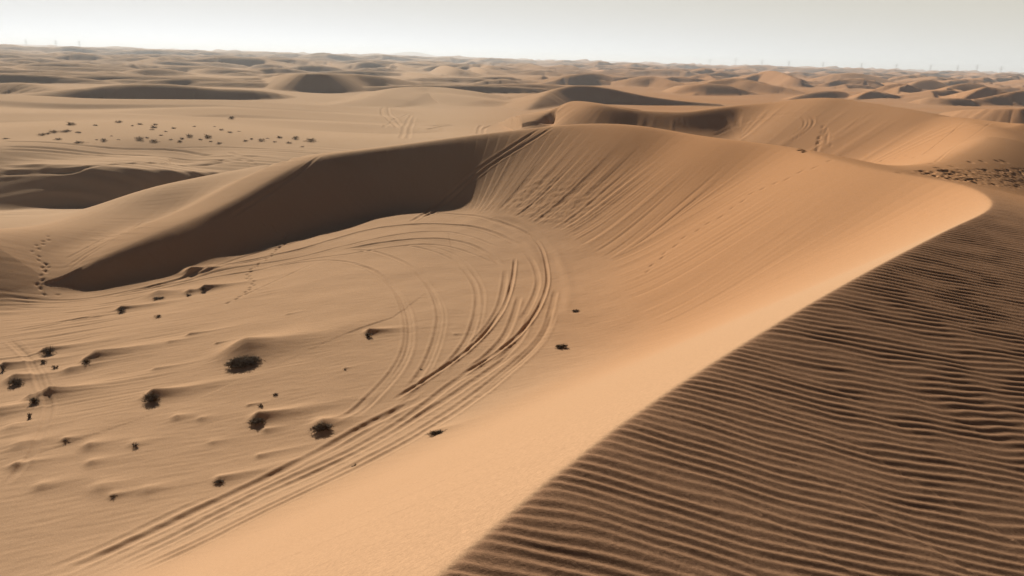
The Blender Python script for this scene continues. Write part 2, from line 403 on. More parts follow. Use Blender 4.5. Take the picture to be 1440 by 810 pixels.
# ---- second bowl behind on the right
NB2 = [(700, 192, 196, -12.0), (735, 178, 192, -11.0), (768, 159, 188, -10.6), (803, 142.5, 186, -10), (837, 146, 186, -9.4), (870, 151.5, 187, -9.3), (903, 155.5, 188, -9.3), (960, 157.5, 191, -9.3)]
P2 = [at_toe(px, py, toe, zb, .5) for px, py, toe, zb in NB2]
P2 += [at_d(*p) for p in [(1000, 153, 117), (1040, 148, 118.5), (1083, 144.5, 117.5), (1120, 139.5, 115.5), (1165, 137.5, 112), (1200, 142, 109.5), (1245, 149, 106), (1290, 157, 102.5), (1333, 166, 99.5), (1365, 169.5, 97.5), (1398, 172, 95), (1440, 174, 92)]]
dune(P2, ms=.58, mw=.14, rs=.8, rw=1.5, k=.7, nres=140, zfloor=-14)
dune([at_d(*p) for p in [(1350, 169, 99), (1380, 175, 92), (1396, 184, 84), (1392, 195, 76), (1374, 207, 68), (1345, 222, 60), (1312, 237, 52)]], ms=.55, mw=.50, rs=1.5, rw=3.0, k=1.0, nres=60, zfloor=-12)

# ---- the shoulder behind the left wing
S1 = [(-60, 322, 57), (20, 318, 59), (83, 313, 61), (127, 301, 63.5), (167, 290, 65.5), (188, 280, 67), (217, 265, 68.5), (240, 257, 69.5), (290, 247, 71.5), (340, 237, 73.5), (390, 230.5, 76), (430, 225, 78)]
dune([at_d(*p) for p in S1], ms=.42, mw=.36, rs=2.2, rw=1.5, k=.6, nres=60, zfloor=-14, reach=9)

# ---- the great bowl: one crest from behind the camera, round its far wall, to the end of the left wing
N1 = [np.array([-22, -34, -4.5, .2]), np.array([-9, -13, -2.8, .1]), np.array([-3.2, -2.8, -2.25, .05])]
for px, py, z, r in [(605, 810, -2.3, .03), (1000, 512, -2.8, .03), (1200, 393, -3.15, .03), (1300, 340, -3.4, .03), (1350, 315, -3.6, .03), (1385, 300, -3.75, .04), (1397, 289, -3.88, .05),
                     (1392, 278, -4.02, .08), (1377, 268, -4.12, .12), (1345, 257, -4.25, .2), (1295, 249, -4.38, .3), (1250, 242, -4.46, .4), (1190, 228, -4.52, .5), (1113, 208, -4.6, .6)]:
    N1.append(np.append(at_z(px, py, z), r))
for px, py, d, r in [(1027, 197, 53.5, .6), (960, 188, 57.5, .6), (900, 177, 60.2, .6), (850, 173.5, 62.6, .6), (800, 175, 64.6, .6), (740, 181.5, 66.2, .7), (690, 187, 67, .7), (620, 196, 67.4, .8), (540, 207, 67.2, .9), (490, 213.5, 66.2, .9)]:
    N1.append(np.append(at_d(px, py, d), r))
for px, py, d, r in [(447, 219, 64.7, .9), (400, 240, 62.3, .9), (360, 263, 60.0, .9), (320, 285, 58.0, .9), (280, 303, 56.4, .8), (235, 320, 54.5, 1.2), (190, 339, 53.2, 1.0), (140, 361, 52.2, .7), (106, 377, 51.5, .5)]:
    N1.append(np.append(at_d(px, py, d), r))
pe = N1[-1]; pd = N1[-1][:2] - N1[-2][:2]; pd = pd / np.linalg.norm(pd)
N1.extend([np.array([pe[0] + pd[0] * 1.6, pe[1] + pd[1] * 1.6, -13.6, .5]), np.array([pe[0] + pd[0] * 3.5, pe[1] + pd[1] * 3.5, -14.8, .5])])
N1 = np.array(N1)
N1 = resample(N1, 150)
w = (slice(0, np.searchsorted(RR, 125)), slice(0, NA))
x, y = X[w], Y[w]
d1, side1, s1, (zc1, r1) = seg_scan(x, y, N1)
right = side1 < 0            # outside of the bowl
# the crest runs away from the camera and turns left, so its lee (inside) is on the left
inside = ~right
ms = 0.69
zi = zc1 - ms * (np.sqrt(d1 * d1 + r1 * r1) - r1)
rw1 = 0.03 + r1 * 1.3
q_ = [at_z(1200, 393, -3.15), at_z(1377, 268, -4.12)]; _, _, sq_, _ = seg_scan(np.array([q[0] for q in q_]), np.array([q[1] for q in q_]), N1)
zo = zc1 - (.36 - .18 * sstep(sq_[0], sq_[1], s1)) * (np.sqrt(d1 * d1 + rw1 * rw1) - rw1)
q_ = at_d(690, 187, 67); _, _, swing, _ = seg_scan(np.array([q_[0]]), np.array([q_[1]]), N1)
zo = zo - sstep(swing[0], swing[0] + 14, s1) * .38 * (np.sqrt(np.maximum(d1 - 2.5, 0) ** 2 + 4) - 2)     # behind the left wing the ground falls away
zo = zo - sstep(sq_[1] + 2, sq_[1] + 10, s1) * .16 * (np.sqrt(np.maximum(d1 - 9, 0) ** 2 + 9) - 3)               # and behind the far wall
mx1 = sstep(-1, 1, side1)
zz = zo * (1 - mx1) + zi * mx1
Zb = Z[w].copy()
k1 = (1.2 - .5 * mx1).astype(np.float32)
Z[w] = smax(Zb, zz.astype(np.float32), k1)
IN1 = np.where(inside, 1, 0).astype(np.float32)
ABOVE = np.clip((zz - Zb), -3, 12).astype(np.float32)   # height over the floor (inside: over the foot)
del zi, zo, zz


# the sand inside the bowl flows together: smooth the foot and the bends of the lee face, not the crest
def gauss(a, sg):
    n_ = int(3 * sg); kx = np.exp(-.5 * (np.arange(-n_, n_ + 1) / sg) ** 2); kx /= kx.sum()
    b = np.pad(a, n_, mode='edge')
    b = sum(kx[q] * b[q:q + a.shape[0], :] for q in range(2 * n_ + 1))
    return sum(kx[q] * b[:, q:q + a.shape[1]] for q in range(2 * n_ + 1))


def sample(F, x_, y_):
    q = np.hypot(x_, y_); a = np.arctan2(x_, y_)
    fi = np.clip(np.interp(q, RR[:F.shape[0]], np.arange(F.shape[0])), 0, F.shape[0] - 1.001); fj = np.clip(np.interp(a, AZ, np.arange(NA)), 0, NA - 1.001)
    i = fi.astype(int); j = fj.astype(int); fi -= i; fj -= j
    return (F[i, j] * (1 - fj) + F[i, j + 1] * fj) * (1 - fi) + (F[i + 1, j] * (1 - fj) + F[i + 1, j + 1] * fj) * fi


def relax(box, cell, sg, weight, ww):
    gx = np.arange(box[0], box[2], cell); gy = np.arange(box[1], box[3], cell)
    GX, GY = np.meshgrid(gx, gy)
    S = gauss(sample(Z, GX, GY), sg / cell)
    xx, yy = X[ww], Y[ww]
    fx = np.clip((xx - box[0]) / cell, 0, len(gx) - 1.001); fy = np.clip((yy - box[1]) / cell, 0, len(gy) - 1.001)
    ix = fx.astype(np.int32); iy = fy.astype(np.int32); fx -= ix; fy -= iy
    zs = (S[iy, ix] * (1 - fx) + S[iy, ix + 1] * fx) * (1 - fy) + (S[iy + 1, ix] * (1 - fx) + S[iy + 1, ix + 1] * fx) * fy
    inb = (xx > box[0] + 2) & (xx < box[2] - 2) & (yy > box[1] + 1) & (yy < box[3] - 2)
    wt = weight * inb
    Z[ww] = (Z[ww] * (1 - wt) + zs * wt).astype(np.float32)


q_ = at_d(740, 181.5, 66.2); _, _, sq_, _ = seg_scan(np.array([q_[0]]), np.array([q_[1]]), N1)
onwing = sstep(sq_[0] - 4, sq_[0] + 8, s1)
relax((-60, 1, 45, 122), .5, 2.2, sstep(2.0, 7.0, d1) * mx1 * sstep(-31, -23, x) * (1 - onwing), w)
relax((-60, 1, 45, 122), .4, .7, sstep(1.0, 3.0, d1) * mx1 * sstep(-31, -26, x) * onwing, w)

w2 = window(25, 92, 62)
x2, y2 = X[w2], Y[w2]
d2_, sd2_, s2_, _ = seg_scan(x2, y2, resample(np.array(P2), 100))
r2_ = np.hypot(x2, y2)
relax((-20, 66, 85, 160), .7, 1.5, sstep(1.5, 6, d2_) * sstep(72, 80, r2_) * (1 - sstep(118, 128, r2_)), w2)

# wind-rounded ground behind the left wing and out over the hollow
relax((-130, 20, 20, 124), .8, 1.6, (1 - mx1) * sstep(3, 9, d1) * sstep(10, -2, x) * (1 - sstep(74, 78, np.hypot(x, y)) * (1 - sstep(92, 98, np.hypot(x, y)))), w)

# ------------------------------------------------------------------ where a sight line meets the sheet
def hit(px, py, rmin=3.0):
    a, t = ray(px, py)
    fj = np.interp(a, AZ, np.arange(NA)); j = int(fj); f = fj - j
    zcol = Z[:, j] * (1 - f) + Z[:, min(j + 1, NA - 1)] * f
    e = zcol / RR + t
    i0 = np.searchsorted(RR, rmin)
    k = np.nonzero(e[i0:] > 0)[0]
    i = i0 + (k[0] if len(k) else len(RR) - i0 - 1)
    if i <= i0: r = RR[i]
    else:
        e0, e1 = e[i - 1], e[i]
        r = RR[i - 1] + (RR[i] - RR[i - 1]) * (-e0) / max(e1 - e0, 1e-9)
    return np.array([r * math.sin(a), r * math.cos(a), -r * t])


def ground(x_, y_):
    q = math.hypot(x_, y_); a = math.atan2(x_, y_)
    i = min(max(np.searchsorted(RR, q) - 1, 0), NR - 2); j = min(max(np.searchsorted(AZ, a) - 1, 0), NA - 2)
    fi = (q - RR[i]) / (RR[i + 1] - RR[i]); fj = (a - AZ[j]) / (AZ[j + 1] - AZ[j])
    return float((Z[i, j] * (1 - fj) + Z[i, j + 1] * fj) * (1 - fi) + (Z[i + 1, j] * (1 - fj) + Z[i + 1, j + 1] * fj) * fi)

# ------------------------------------------------------------------ what wind, wheels and feet left in the sand
mac_w = w
NX = x.shape[0]
s_ref = {}
for nm, px, py in [('mid', 1150, 219), ('far', 960, 188), ('turn', 800, 175), ('wing', 620, 196)]:
    q = at_d(px, py, {'mid': 46, 'far': 57.5, 'turn': 64.6, 'wing': 67.4}[nm])
    _, _, sq, _ = seg_scan(np.array([q[0]]), np.array([q[1]]), N1)
    s_ref[nm] = float(sq[0])

# -- avalanche streaks down the lee face
lee = mx1 * (ABOVE > -.4)
st = 0.5 * noise(s1 / .5, d1 / 14, 41) + .4 * noise(s1 / 1.2 + 3, d1 / 22, 42) + .38 * noise(s1 / .24, d1 / 7, 43)
st = np.abs(st + .15) ** .8 * np.sign(st + .15)
amp = sstep(s_ref['mid'] - 22, s_ref['far'] + 2, s1) ** .7 * (1 - .75 * sstep(s_ref['turn'] - 1, s_ref['turn'] + 6, s1))
amp = np.maximum(amp * sstep(1.5, 6.5, d1), .22 * sstep(4, 11, d1) * (1 - sstep(s_ref['turn'], s_ref['turn'] + 8, s1)))
foot = sstep(-.15, .5, ABOVE)
Z[w] += (lee * foot * amp * .052 * np.maximum(st, -.45)).astype(np.float32)
# rough pitted sand low on the far lee face
ptc = sstep(s_ref['far'] - 6, s_ref['far'] + 3, s1) * (1 - sstep(s_ref['turn'] - 2, s_ref['turn'] + 1, s1)) * sstep(4.5, 7.5, d1) * (1 - sstep(10.5, 13, d1)) * foot * mx1
pit = noise(x / .55 + y / 1.5, y / .5, 51) + .5 * noise(x / .25, y / .3, 52)
Z[w] += (ptc * .032 * pit).astype(np.float32)
del st, amp, foot, ptc, pit

# -- the same, fainter, in the second bowl
st = .6 * noise(s2_ / 1.1, d2_ / 16, 44) + .4 * noise(s2_ / 2.6 + 3, d2_ / 20, 45)
Z[w2] += (np.where(sd2_ < 0, 1, 0) * sstep(1, 4, d2_) * (1 - sstep(14, 22, d2_)) * .055 * sstep(-.1, .5, st) * sstep(70, 76, r2_)).astype(np.float32)

# -- wind ripples on the windward flank at the camera's feet
wr = (slice(0, np.searchsorted(RR, 40)), slice(np.searchsorted(AZ, -1.4), np.searchsorted(AZ, 1.9)))
xr, yr = X[wr].astype(np.float64), Y[wr].astype(np.float64)
rr_ = np.hypot(xr, yr)
lean = .15 + .22 * sstep(3.5, 14, rr_)
sr = yr - lean * xr + .07 * noise(xr / 1.7, yr / 1.7, 60) + .03 * noise(xr / .6, yr / .6, 63)
sr = np.maximum(sr, .5) + 1e-3
lam0 = .088
F = np.where(sr < 3.2, sr / lam0, 3.2 / lam0 + (3.2 / lam0) / (1 - .44) * ((sr / 3.2) ** (1 - .44) - 1))
lam = lam0 * np.maximum(sr / 3.2, 1) ** .44
ux, vx = xr / (lam * 9.5), F / 3.1
ca = 1.0 + .85 * noise(ux, vx, 61) + .3 * noise(ux * 2.1, vx * 2, 64); sa = .85 * noise(ux + 50, vx, 62) + .3 * noise(ux * 2.1 + 9, vx * 2, 65)
ph = 2 * np.pi * F + np.arctan2(sa, ca)
am = np.clip(np.hypot(ca, sa), .15, 1.25)
uu = (ph / (2 * np.pi)) % 1.0     # long gentle face towards the camera, short steep one beyond the crest
prof = np.where(uu < .66, .5 - .5 * np.cos(np.pi * uu / .66), .5 + .5 * np.cos(np.pi * (uu - .66) / .34)) ** 1.15
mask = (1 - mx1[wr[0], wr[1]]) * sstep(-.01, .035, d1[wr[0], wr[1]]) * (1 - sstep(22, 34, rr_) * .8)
Z[wr] += (mask * lam * .085 * am * (prof - .4)).astype(np.float32)
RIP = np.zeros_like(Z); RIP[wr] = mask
del xr, yr, rr_, sr, F, ux, vx, ca, sa, ph, uu, prof, mask, am, lam

# -- weak ripples on the bowl floor, long striations on its left side
wf = mac_w
e1 = np.array([.93, .36]); fu = x * e1[0] + y * e1[1]; fv = -x * e1[1] + y * e1[0]
fl = mx1 * (1 - sstep(-.3, .3, ABOVE))
msk = sstep(-9, -17, x) * sstep(23, 30, y) * (1 - sstep(40, 43, y)) + sstep(-12, -17, x) * (1 - sstep(24, 27, y)) * .5
msk = msk * (.35 + .65 * sstep(-.1, .5, noise(x / 5, y / 5, 73)))
lines = noise(fu / 7, fv / .33, 71) + .8 * noise(fu / 4, fv / .17, 72)
Z[wf] += (msk * .026 * lines).astype(np.float32)
Z[wf] += ((.25 + fl) * .006 * noise(fu / .9, fv / .16, 74) + .02 * fl * noise(x / 1.6, y / 1.6, 75)).astype(np.float32)
# striations across the lit floor in front of the hollow and along its brow
hm_ = (1 - mx1) * sstep(-10, -25, x) * sstep(44, 50, np.hypot(x, y)) * (1 - sstep(70, 76, np.hypot(x, y)))
Z[wf] += (hm_ * .010 * noise(fu / 5, fv / .4, 76)).astype(np.float32)
hm_ = (1 - mx1) * sstep(-8, -22, x) * sstep(74, 80, np.hypot(x, y)) * (1 - sstep(95, 102, np.hypot(x, y)))
Z[wf] += (hm_ * .07 * noise((x * .97 - y * .2) / 16, (y * .97 + x * .2) / .8, 77)).astype(np.float32)
del fu, fv, fl, msk, lines, hm_

# -- wheel tracks
DB = np.full((NR, NA), 1e3, np.float32); SB = np.zeros((NR, NA), np.float32); TB = np.zeros((NR, NA), np.float32)


def plan(pixels, step=.45, smooth=4):
    P = np.array([hit(px, py) for px, py in pixels])
    L = np.linalg.norm(np.diff(P[:, :2], axis=0), axis=1).sum()
    return resample(P, max(8, int(L / step)), smooth)


def carve(P, kind=None, w=.14, depth=.05, berm=.02, berm_r=None, fade=1.5):
    if kind == 'deep': w, depth, berm = .085, .072, .015; berm_r = .045
    elif kind == 'mid': w, depth, berm = .15, .06, .03
    elif kind == 'light': w, depth, berm = .12, .036, .018
    elif kind == 'faint': w, depth, berm = .11, .020, .010
    elif kind == 'wide': w, depth, berm = .4, .035, .03
    berm_r = berm if berm_r is None else berm_r
    reach = w * 4
    i0, i1_, j0, j1 = NR, 0, NA, 0
    s_off = 0.0
    for k in range(0, len(P) - 1, 8):
        Q = P[k:k + 9]
        cx, cy = Q[:, 0].mean(), Q[:, 1].mean()
        rad = np.hypot(Q[:, 0] - cx, Q[:, 1] - cy).max() + reach
        ww = window(cx, cy, rad)
        xx, yy = X[ww], Y[ww]
        if xx.size == 0: continue
        d, sd, s, _ = seg_scan(xx, yy, Q)
        sub = DB[ww]; m = d < sub
        sub[m] = d[m]; SB[ww][m] = np.sign(sd[m]); TB[ww][m] = s[m] + s_off
        s_off += np.linalg.norm(np.diff(Q[:, :2], axis=0), axis=1).sum()
        i0 = min(i0, ww[0].start); i1_ = max(i1_, ww[0].stop); j0 = min(j0, ww[1].start); j1 = max(j1, ww[1].stop)
    u = (slice(i0, i1_), slice(j0, j1))
    d = DB[u]; m = d < reach
    dm = d[m]; tm = TB[u][m]; sg = SB[u][m]
    va = .8 + .35 * noise(tm / 2.2, tm * 0 + P[0, 0], 91)
    ends = sstep(0, fade, tm) * sstep(0, fade, s_off - tm)
    g = -depth * np.exp(-(dm / w) ** 4) + np.where(sg < 0, berm_r, berm) * np.exp(-((dm - 1.7 * w) / (.55 * w)) ** 2)
    zz_ = Z[u]; zz_[m] += (g * va * ends).astype(np.float32)
    d[m] = 1e3; DB[u][DB[u] < 1e3] = 1e3


def track(pixels, kind='light', pair=0.0, **kw):
    P = plan(pixels)
    if not pair:
        carve(P, kind, **kw); return
    T = np.gradient(P[:, :2], axis=0); T /= np.linalg.norm(T, axis=1)[:, None] + 1e-9
    for sgn in (-.5, .5):
        Q = P.copy(); Q[:, 0] += -T[:, 1] * pair * sgn; Q[:, 1] += T[:, 0] * pair * sgn
        carve(Q, kind, **kw)


TR = [
    # the bundle that comes in from the lower left
    ('mid', [(70, 815), (167, 771), (267, 724), (333, 692), (400, 661), (440, 641), (480, 618), (520, 596), (560, 577), (602, 556)]),
    ('faint', [(95, 812), (200, 762), (333, 699), (433, 651), (480, 627), (530, 600), (567, 567), (602, 540)]),
    ('light', [(122, 812), (233, 760), (333, 709), (400, 676), (480, 641), (547, 604), (597, 570), (630, 543), (669, 520)]),
    ('light', [(136, 812), (250, 758), (367, 699), (480, 648), (556, 606), (623, 565), (690, 520), (730, 490)]),
    ('light', [(166, 812), (267, 767), (367, 717), (480, 663), (563, 620), (630, 580), (687, 540), (728, 507), (749, 488), (766, 465), (774, 440), (782, 405)]),
    ('light', [(179, 812), (280, 768), (380, 715), (480, 670), (566, 626), (634, 585), (692, 543), (733, 508), (755, 487), (771, 463), (780, 438)]),
    ('faint', [(40, 812), (150, 768), (230, 727), (320, 690)]),
    # the two deep sweeps
    ('deep', [(548, 566), (581, 545), (612, 525), (644, 503), (668, 483), (686, 464), (704, 440), (716, 412), (722, 385), (724, 362)]),
    ('deep', [(640, 534), (669, 515), (694, 499), (720, 480), (743, 455), (756, 436), (767, 410), (770, 387), (763, 352), (748, 332), (722, 318), (690, 307)]),
    ('light', [(654, 525), (672, 512), (692, 494), (707, 478), (717, 459), (724, 440), (731, 415)]),
    ('wide', [(693, 306), (722, 316), (748, 333), (768, 356), (780, 388), (783, 415), (776, 445)]),
    ('light', [(733, 452), (748, 425), (757, 395), (749, 368), (735, 352)]),
    ('light', [(655, 492), (685, 462), (702, 432), (709, 400), (711, 378)]),
    ('light', [(690, 515), (715, 495), (735, 470), (747, 440)]),
    # inner circles
    ('light', [(300, 389), (365, 380), (420, 369), (455, 366), (480, 367), (513, 375), (540, 393), (560, 417), (571, 450), (571, 487), (555, 520), (535, 543), (512, 566), (488, 588), (455, 602)]),
    ('light', [(490, 370), (517, 377), (545, 395), (566, 420), (577, 452), (576, 490), (560, 524), (540, 547), (517, 571), (492, 592)]),
    ('light', [(478, 353), (510, 351), (532, 355), (560, 365), (578, 376), (603, 403), (617, 437), (615, 467), (604, 501), (590, 528), (572, 552)]),
    ('faint', [(545, 358), (570, 370), (590, 385), (611, 410), (624, 440), (621, 470), (610, 503), (596, 530)]),
    ('light', [(562, 344), (597, 350), (630, 362), (656, 383), (670, 407), (670, 440), (658, 477), (637, 507), (610, 530)]),
    ('faint', [(600, 345), (640, 358), (664, 380), (678, 407), (677, 440), (664, 478), (645, 505)]),
    ('faint', [(318, 427), (345, 415), (390, 394), (425, 378), (450, 367)]),
    # upper arcs and their tails to the left
    ('light', [(252, 396), (300, 377), (317, 370), (363, 355), (405, 344), (447, 331), (510, 312), (562, 302), (600, 299), (653, 302), (695, 311), (728, 324)]),
    ('mid', [(189, 409), (252, 393), (300, 378), (342, 368), (384, 359), (426, 350), (468, 337), (510, 325), (562, 317), (600, 315), (653, 317), (697, 328), (730, 345)]),
    ('light', [(150, 417), (252, 398), (300, 384), (352, 374), (394, 367), (436, 359), (478, 347), (510, 340), (547, 332), (613, 325), (660, 332), (700, 348)]),
    ('mid', [(478, 352), (510, 346), (547, 340), (613, 335), (657, 342), (687, 357), (706, 374)]),
    ('light', [(126, 421), (210, 410), (300, 390), (363, 380), (424, 366), (480, 359), (547, 348), (613, 344), (653, 353), (697, 371)]),
    ('light', [(0, 415), (42, 421), (90, 422), (126, 420), (189, 408), (252, 394), (300, 381), (363, 366), (440, 349)]),
    ('faint', [(0, 421), (40, 426), (100, 425), (158, 416), (210, 405), (300, 388)]),
    ('faint', [(0, 429), (60, 433), (130, 430), (200, 418), (280, 400)]),
    ('faint', [(20, 450), (70, 441), (115, 439), (180, 428)]), ('faint', [(0, 470), (60, 461), (120, 446), (185, 434)]), ('faint', [(0, 477), (80, 465), (160, 450), (240, 436)]),
    ('light', [(0, 467), (50, 459), (110, 449), (170, 443)]), ('faint', [(0, 487), (90, 471), (180, 455)]), ('faint', [(10, 497), (90, 482), (170, 466)]),
    # down the far lee face
    ('mid', [(783, 177), (760, 190), (735, 205), (690, 232), (655, 262), (622, 290), (590, 308)]),
    ('mid', [(766, 179), (745, 190), (720, 206), (675, 236), (642, 264), (610, 290), (575, 313)]),
    # along the left wing
    ('light', [(456, 217), (430, 235), (400, 256), (370, 277), (340, 295), (315, 312)]),
    ('light', [(205, 309), (166, 331), (126, 354), (88, 380)]), ('light', [(155, 331), (120, 350), (90, 366)]), ('faint', [(175, 330), (130, 356), (92, 385)]),
    # pale animal trail
    ('light', [(8, 476), (35, 499), (50, 525), (60, 550), (70, 575), (58, 610), (45, 640), (25, 665), (-4, 692)]),
    ('faint', [(14, 474), (42, 500), (60, 528), (70, 552), (76, 572)]),
    # second bowl
    ('mid', [(1000, 192), (1013, 187), (1035, 177), (1060, 169), (1085, 163), (1107, 160.5), (1130, 161), (1143, 166), (1145, 173), (1138, 182), (1122, 193), (1105, 203)]),
    ('mid', [(1105, 163), (1122, 164), (1132, 169), (1131, 178), (1118, 188), (1100, 199)]),
    ('light', [(1115, 162), (1134, 166), (1138, 174), (1130, 184), (1112, 196)]),
    ('light', [(1358, 170), (1325, 197), (1295, 219)]), ('light', [(1229, 150), (1205, 170), (1184, 188)]), ('faint', [(1394, 172), (1345, 205), (1315, 228)]),
]
PLAIN = [
    ('mid', [(0, 199), (120, 205), (240, 211), (300, 219)]), ('mid', [(0, 207), (120, 214), (240, 222), (330, 229)]), ('light', [(0, 211), (120, 218), (240, 224)]),
    ('light', [(230, 208), (300, 207), (360, 209), (440, 213)]), ('mid', [(0, 233), (35, 235), (70, 234)]), ('mid', [(0, 244), (60, 241), (120, 236), (240, 231), (320, 229)]),
    ('light', [(280, 221), (340, 220), (400, 224)]), ('light', [(300, 226), (350, 226), (410, 227)]), ('light', [(320, 213), (335, 218), (370, 221)]),
    ('mid', [(538, 151), (537, 160), (545, 167), (553, 174), (558, 180)]), ('mid', [(546, 151), (547, 159), (555, 166), (564, 176)]),
    ('light', [(563, 195), (567, 183), (572, 172), (578, 162)]), ('light', [(574, 195), (577, 180), (583, 165)]), ('light', [(540, 180), (550, 172), (566, 164), (575, 160)]),
    ('mid', [(580, 172), (600, 177), (620, 176), (640, 175)]), ('mid', [(600, 182), (620, 178), (642, 176)]), ('mid', [(480, 148.5), (520, 148.5), (560, 150), (600, 155)]),
    ('mid', [(673, 188), (674, 180), (677, 176)]), ('mid', [(679, 188), (681, 181), (692, 176)]), ('light', [(704, 128), (706, 136), (712, 142)]), ('light', [(712, 126), (714, 134), (719, 140)]),
    ('mid', [(48, 94), (52, 99), (54, 103)]), ('mid', [(52, 94), (56, 99), (58, 103)]),
]
for kd, px in TR: track(px, kd)
for kd, px in PLAIN: track(px, None, w={'mid': .32, 'light': .28}[kd], depth={'mid': .13, 'light': .07}[kd], berm=.035)


# -- footprints
def dent(px_, py_, ang, a=.17, b=.085, depth=.055):
    ww = window(px_, py_, .7)
    xx, yy = X[ww] - px_, Y[ww] - py_
    u = xx * math.cos(ang) + yy * math.sin(ang); v = -xx * math.sin(ang) + yy * math.cos(ang)
    q = (u / a) ** 2 + (v / b) ** 2
    Z[ww] += (-depth * np.exp(-q ** 1.5)).astype(np.float32)


def walk(pixels, stride=.62, side=.09, **kw):
    P = plan(pixels, step=.1, smooth=2)
    s = np.concatenate([[0], np.cumsum(np.linalg.norm(np.diff(P[:, :2], axis=0), axis=1))])
    k = 0
    q = 0.0
    while q < s[-1]:
        i = min(np.searchsorted(s, q), len(P) - 2)
        t = P[i + 1, :2] - P[i, :2]; t = t / (np.linalg.norm(t) + 1e-9)
        o = side * (1 if k % 2 else -1) + random.gauss(0, .03)
        dent(P[i, 0] - t[1] * o, P[i, 1] + t[0] * o, math.atan2(t[1], t[0]) + random.gauss(0, .2), **kw)
        q += stride * random.uniform(.8, 1.2); k += 1


big = dict(a=.16, b=.095, depth=.055, stride=.52)
walk([(70, 333), (53, 348), (48, 356), (56, 366), (63, 371), (62, 380), (60, 391), (54, 400), (59, 411), (72, 415), (90, 416)], **big)
walk([(65, 372), (67, 379), (62, 384)], **big)
walk([(372, 312), (385, 320), (398, 332), (393, 345), (388, 353), (375, 365), (352, 381), (350, 392), (356, 399), (349, 408), (341, 415), (326, 423), (316, 429)], **big)
walk([(402, 330), (400, 340), (390, 352)], **big)
walk([(1166, 227), (1100, 254), (1060, 271), (1020, 300), (960, 336), (925, 366), (905, 385)], a=.17, b=.1, depth=.045)
walk([(1168, 194), (1150, 203), (1130, 213)], a=.22, b=.16, depth=.09)
walk([(1168, 204), (1150, 210), (1128, 214)], a=.22, b=.16, depth=.09)
for px, py in [(1240, 226), (1260, 222), (1275, 218), (1290, 229), (1285, 221), (1310, 230), (1365, 228), (1382, 227), (1404, 227), (1412, 227), (1320, 236), (1340, 234)]:
    h = hit(px, py); dent(h[0], h[1], random.uniform(0, 3), .24, .17, .09)
# trampled sand on the saddle
for i in range(650):
    u = random.random() ** .8
    px = 1262 + 240 * u
    top = 241 - 6 * u; bot = 243 + 33 * u
    py = random.uniform(top, bot)
    h = hit(px, py)
    dent(h[0], h[1], random.gauss(.6, .6), random.uniform(.13, .20), random.uniform(.09, .13), random.uniform(.018, .042))

# -- mounds with wind tails, most of them round a shrub
WD = np.array([.91, .42]); WD = WD / np.linalg.norm(WD)


def mound(px, py, wdt, hgt, tail, row=True):
    h = hit(px, py)
    cx, cy = h[:2]
    rad = tail * 3.2 + wdt * 2
    ww = window(cx + WD[0] * tail, cy + WD[1] * tail, rad)
    xx, yy = X[ww] - cx, Y[ww] - cy
    u = xx * WD[0] + yy * WD[1]; v = -xx * WD[1] + yy * WD[0]
    wv = wdt * np.where(u > 0, 1 + .2 * np.minimum(u / (tail + .01), 1.5), 1)
    f = np.where(u < 0, np.exp(-(u / (wdt * .9)) ** 2), np.exp(-np.maximum(u, 0) / tail) * .999)
    g = np.exp(-np.abs(v / wv) ** 1.6)
    Z[ww] += (hgt * f * g).astype(np.float32)


MOUNDS = [(350, 494, 1.15, .62, 2.6), (520, 468, .25, .22, 1.0), (218, 557, .40, .32, 1.5), (45, 562, .3, .2, .5), (72, 557, .45, .38, 1.3), (24, 534, .45, .28, 1.0), (68, 494, .4, .25, 1.4),
          (138, 503, .5, .36, 2.2), (122, 506, .3, .15, .6), (172, 435, .3, .22, 1.4), (270, 384, .5, .42, 1.6), (225, 415, .7, .3, 1.2), (268, 411, .35, .2, 1.0), (289, 405, .3, .22, 1.6),
          (365, 588, .32, .26, 1.4), (455, 597, .42, .22, .9), (615, 607, .35, .10, .8), (310, 674, .22, .12, 1.3), (268, 471, .2, .12, 1.1), (8, 516, .3, .25, 1.2),
          (128, 627, .32, .13, .5), (250, 587, .25, .10, .4), (284, 589, .2, .07, .4), (93, 619, .18, .1, .4), (130, 651, .25, .1, .5), (145, 685, .4, .1, .6), (60, 684, .3, .1, .6), (159, 697, .14, .07, .7),
          (190, 624, .25, .07, .4), (300, 622, .2, .05, .5), (375, 605, .16, .07, .4), (365, 641, .14, .07, 1.2), (23, 655, .25, .13, .7), (20, 601, .5, .12, .6), (5, 580, .6, .25, 1.5), (30, 625, .4, .1, 1.2),
          (220, 519, .2, .08, 1.0), (305, 483, .1, .08, .5), (100, 520, .35, .14, 1.2), (240, 480, .2, .05, .5), (485, 518, .07, .06, .2), (640, 470, .12, .05, .3), (405, 442, .12, .05, .5), (210, 690, .3, .07, .8), (350, 570, .1, .06, .5)]
for m_ in MOUNDS: mound(*m_)

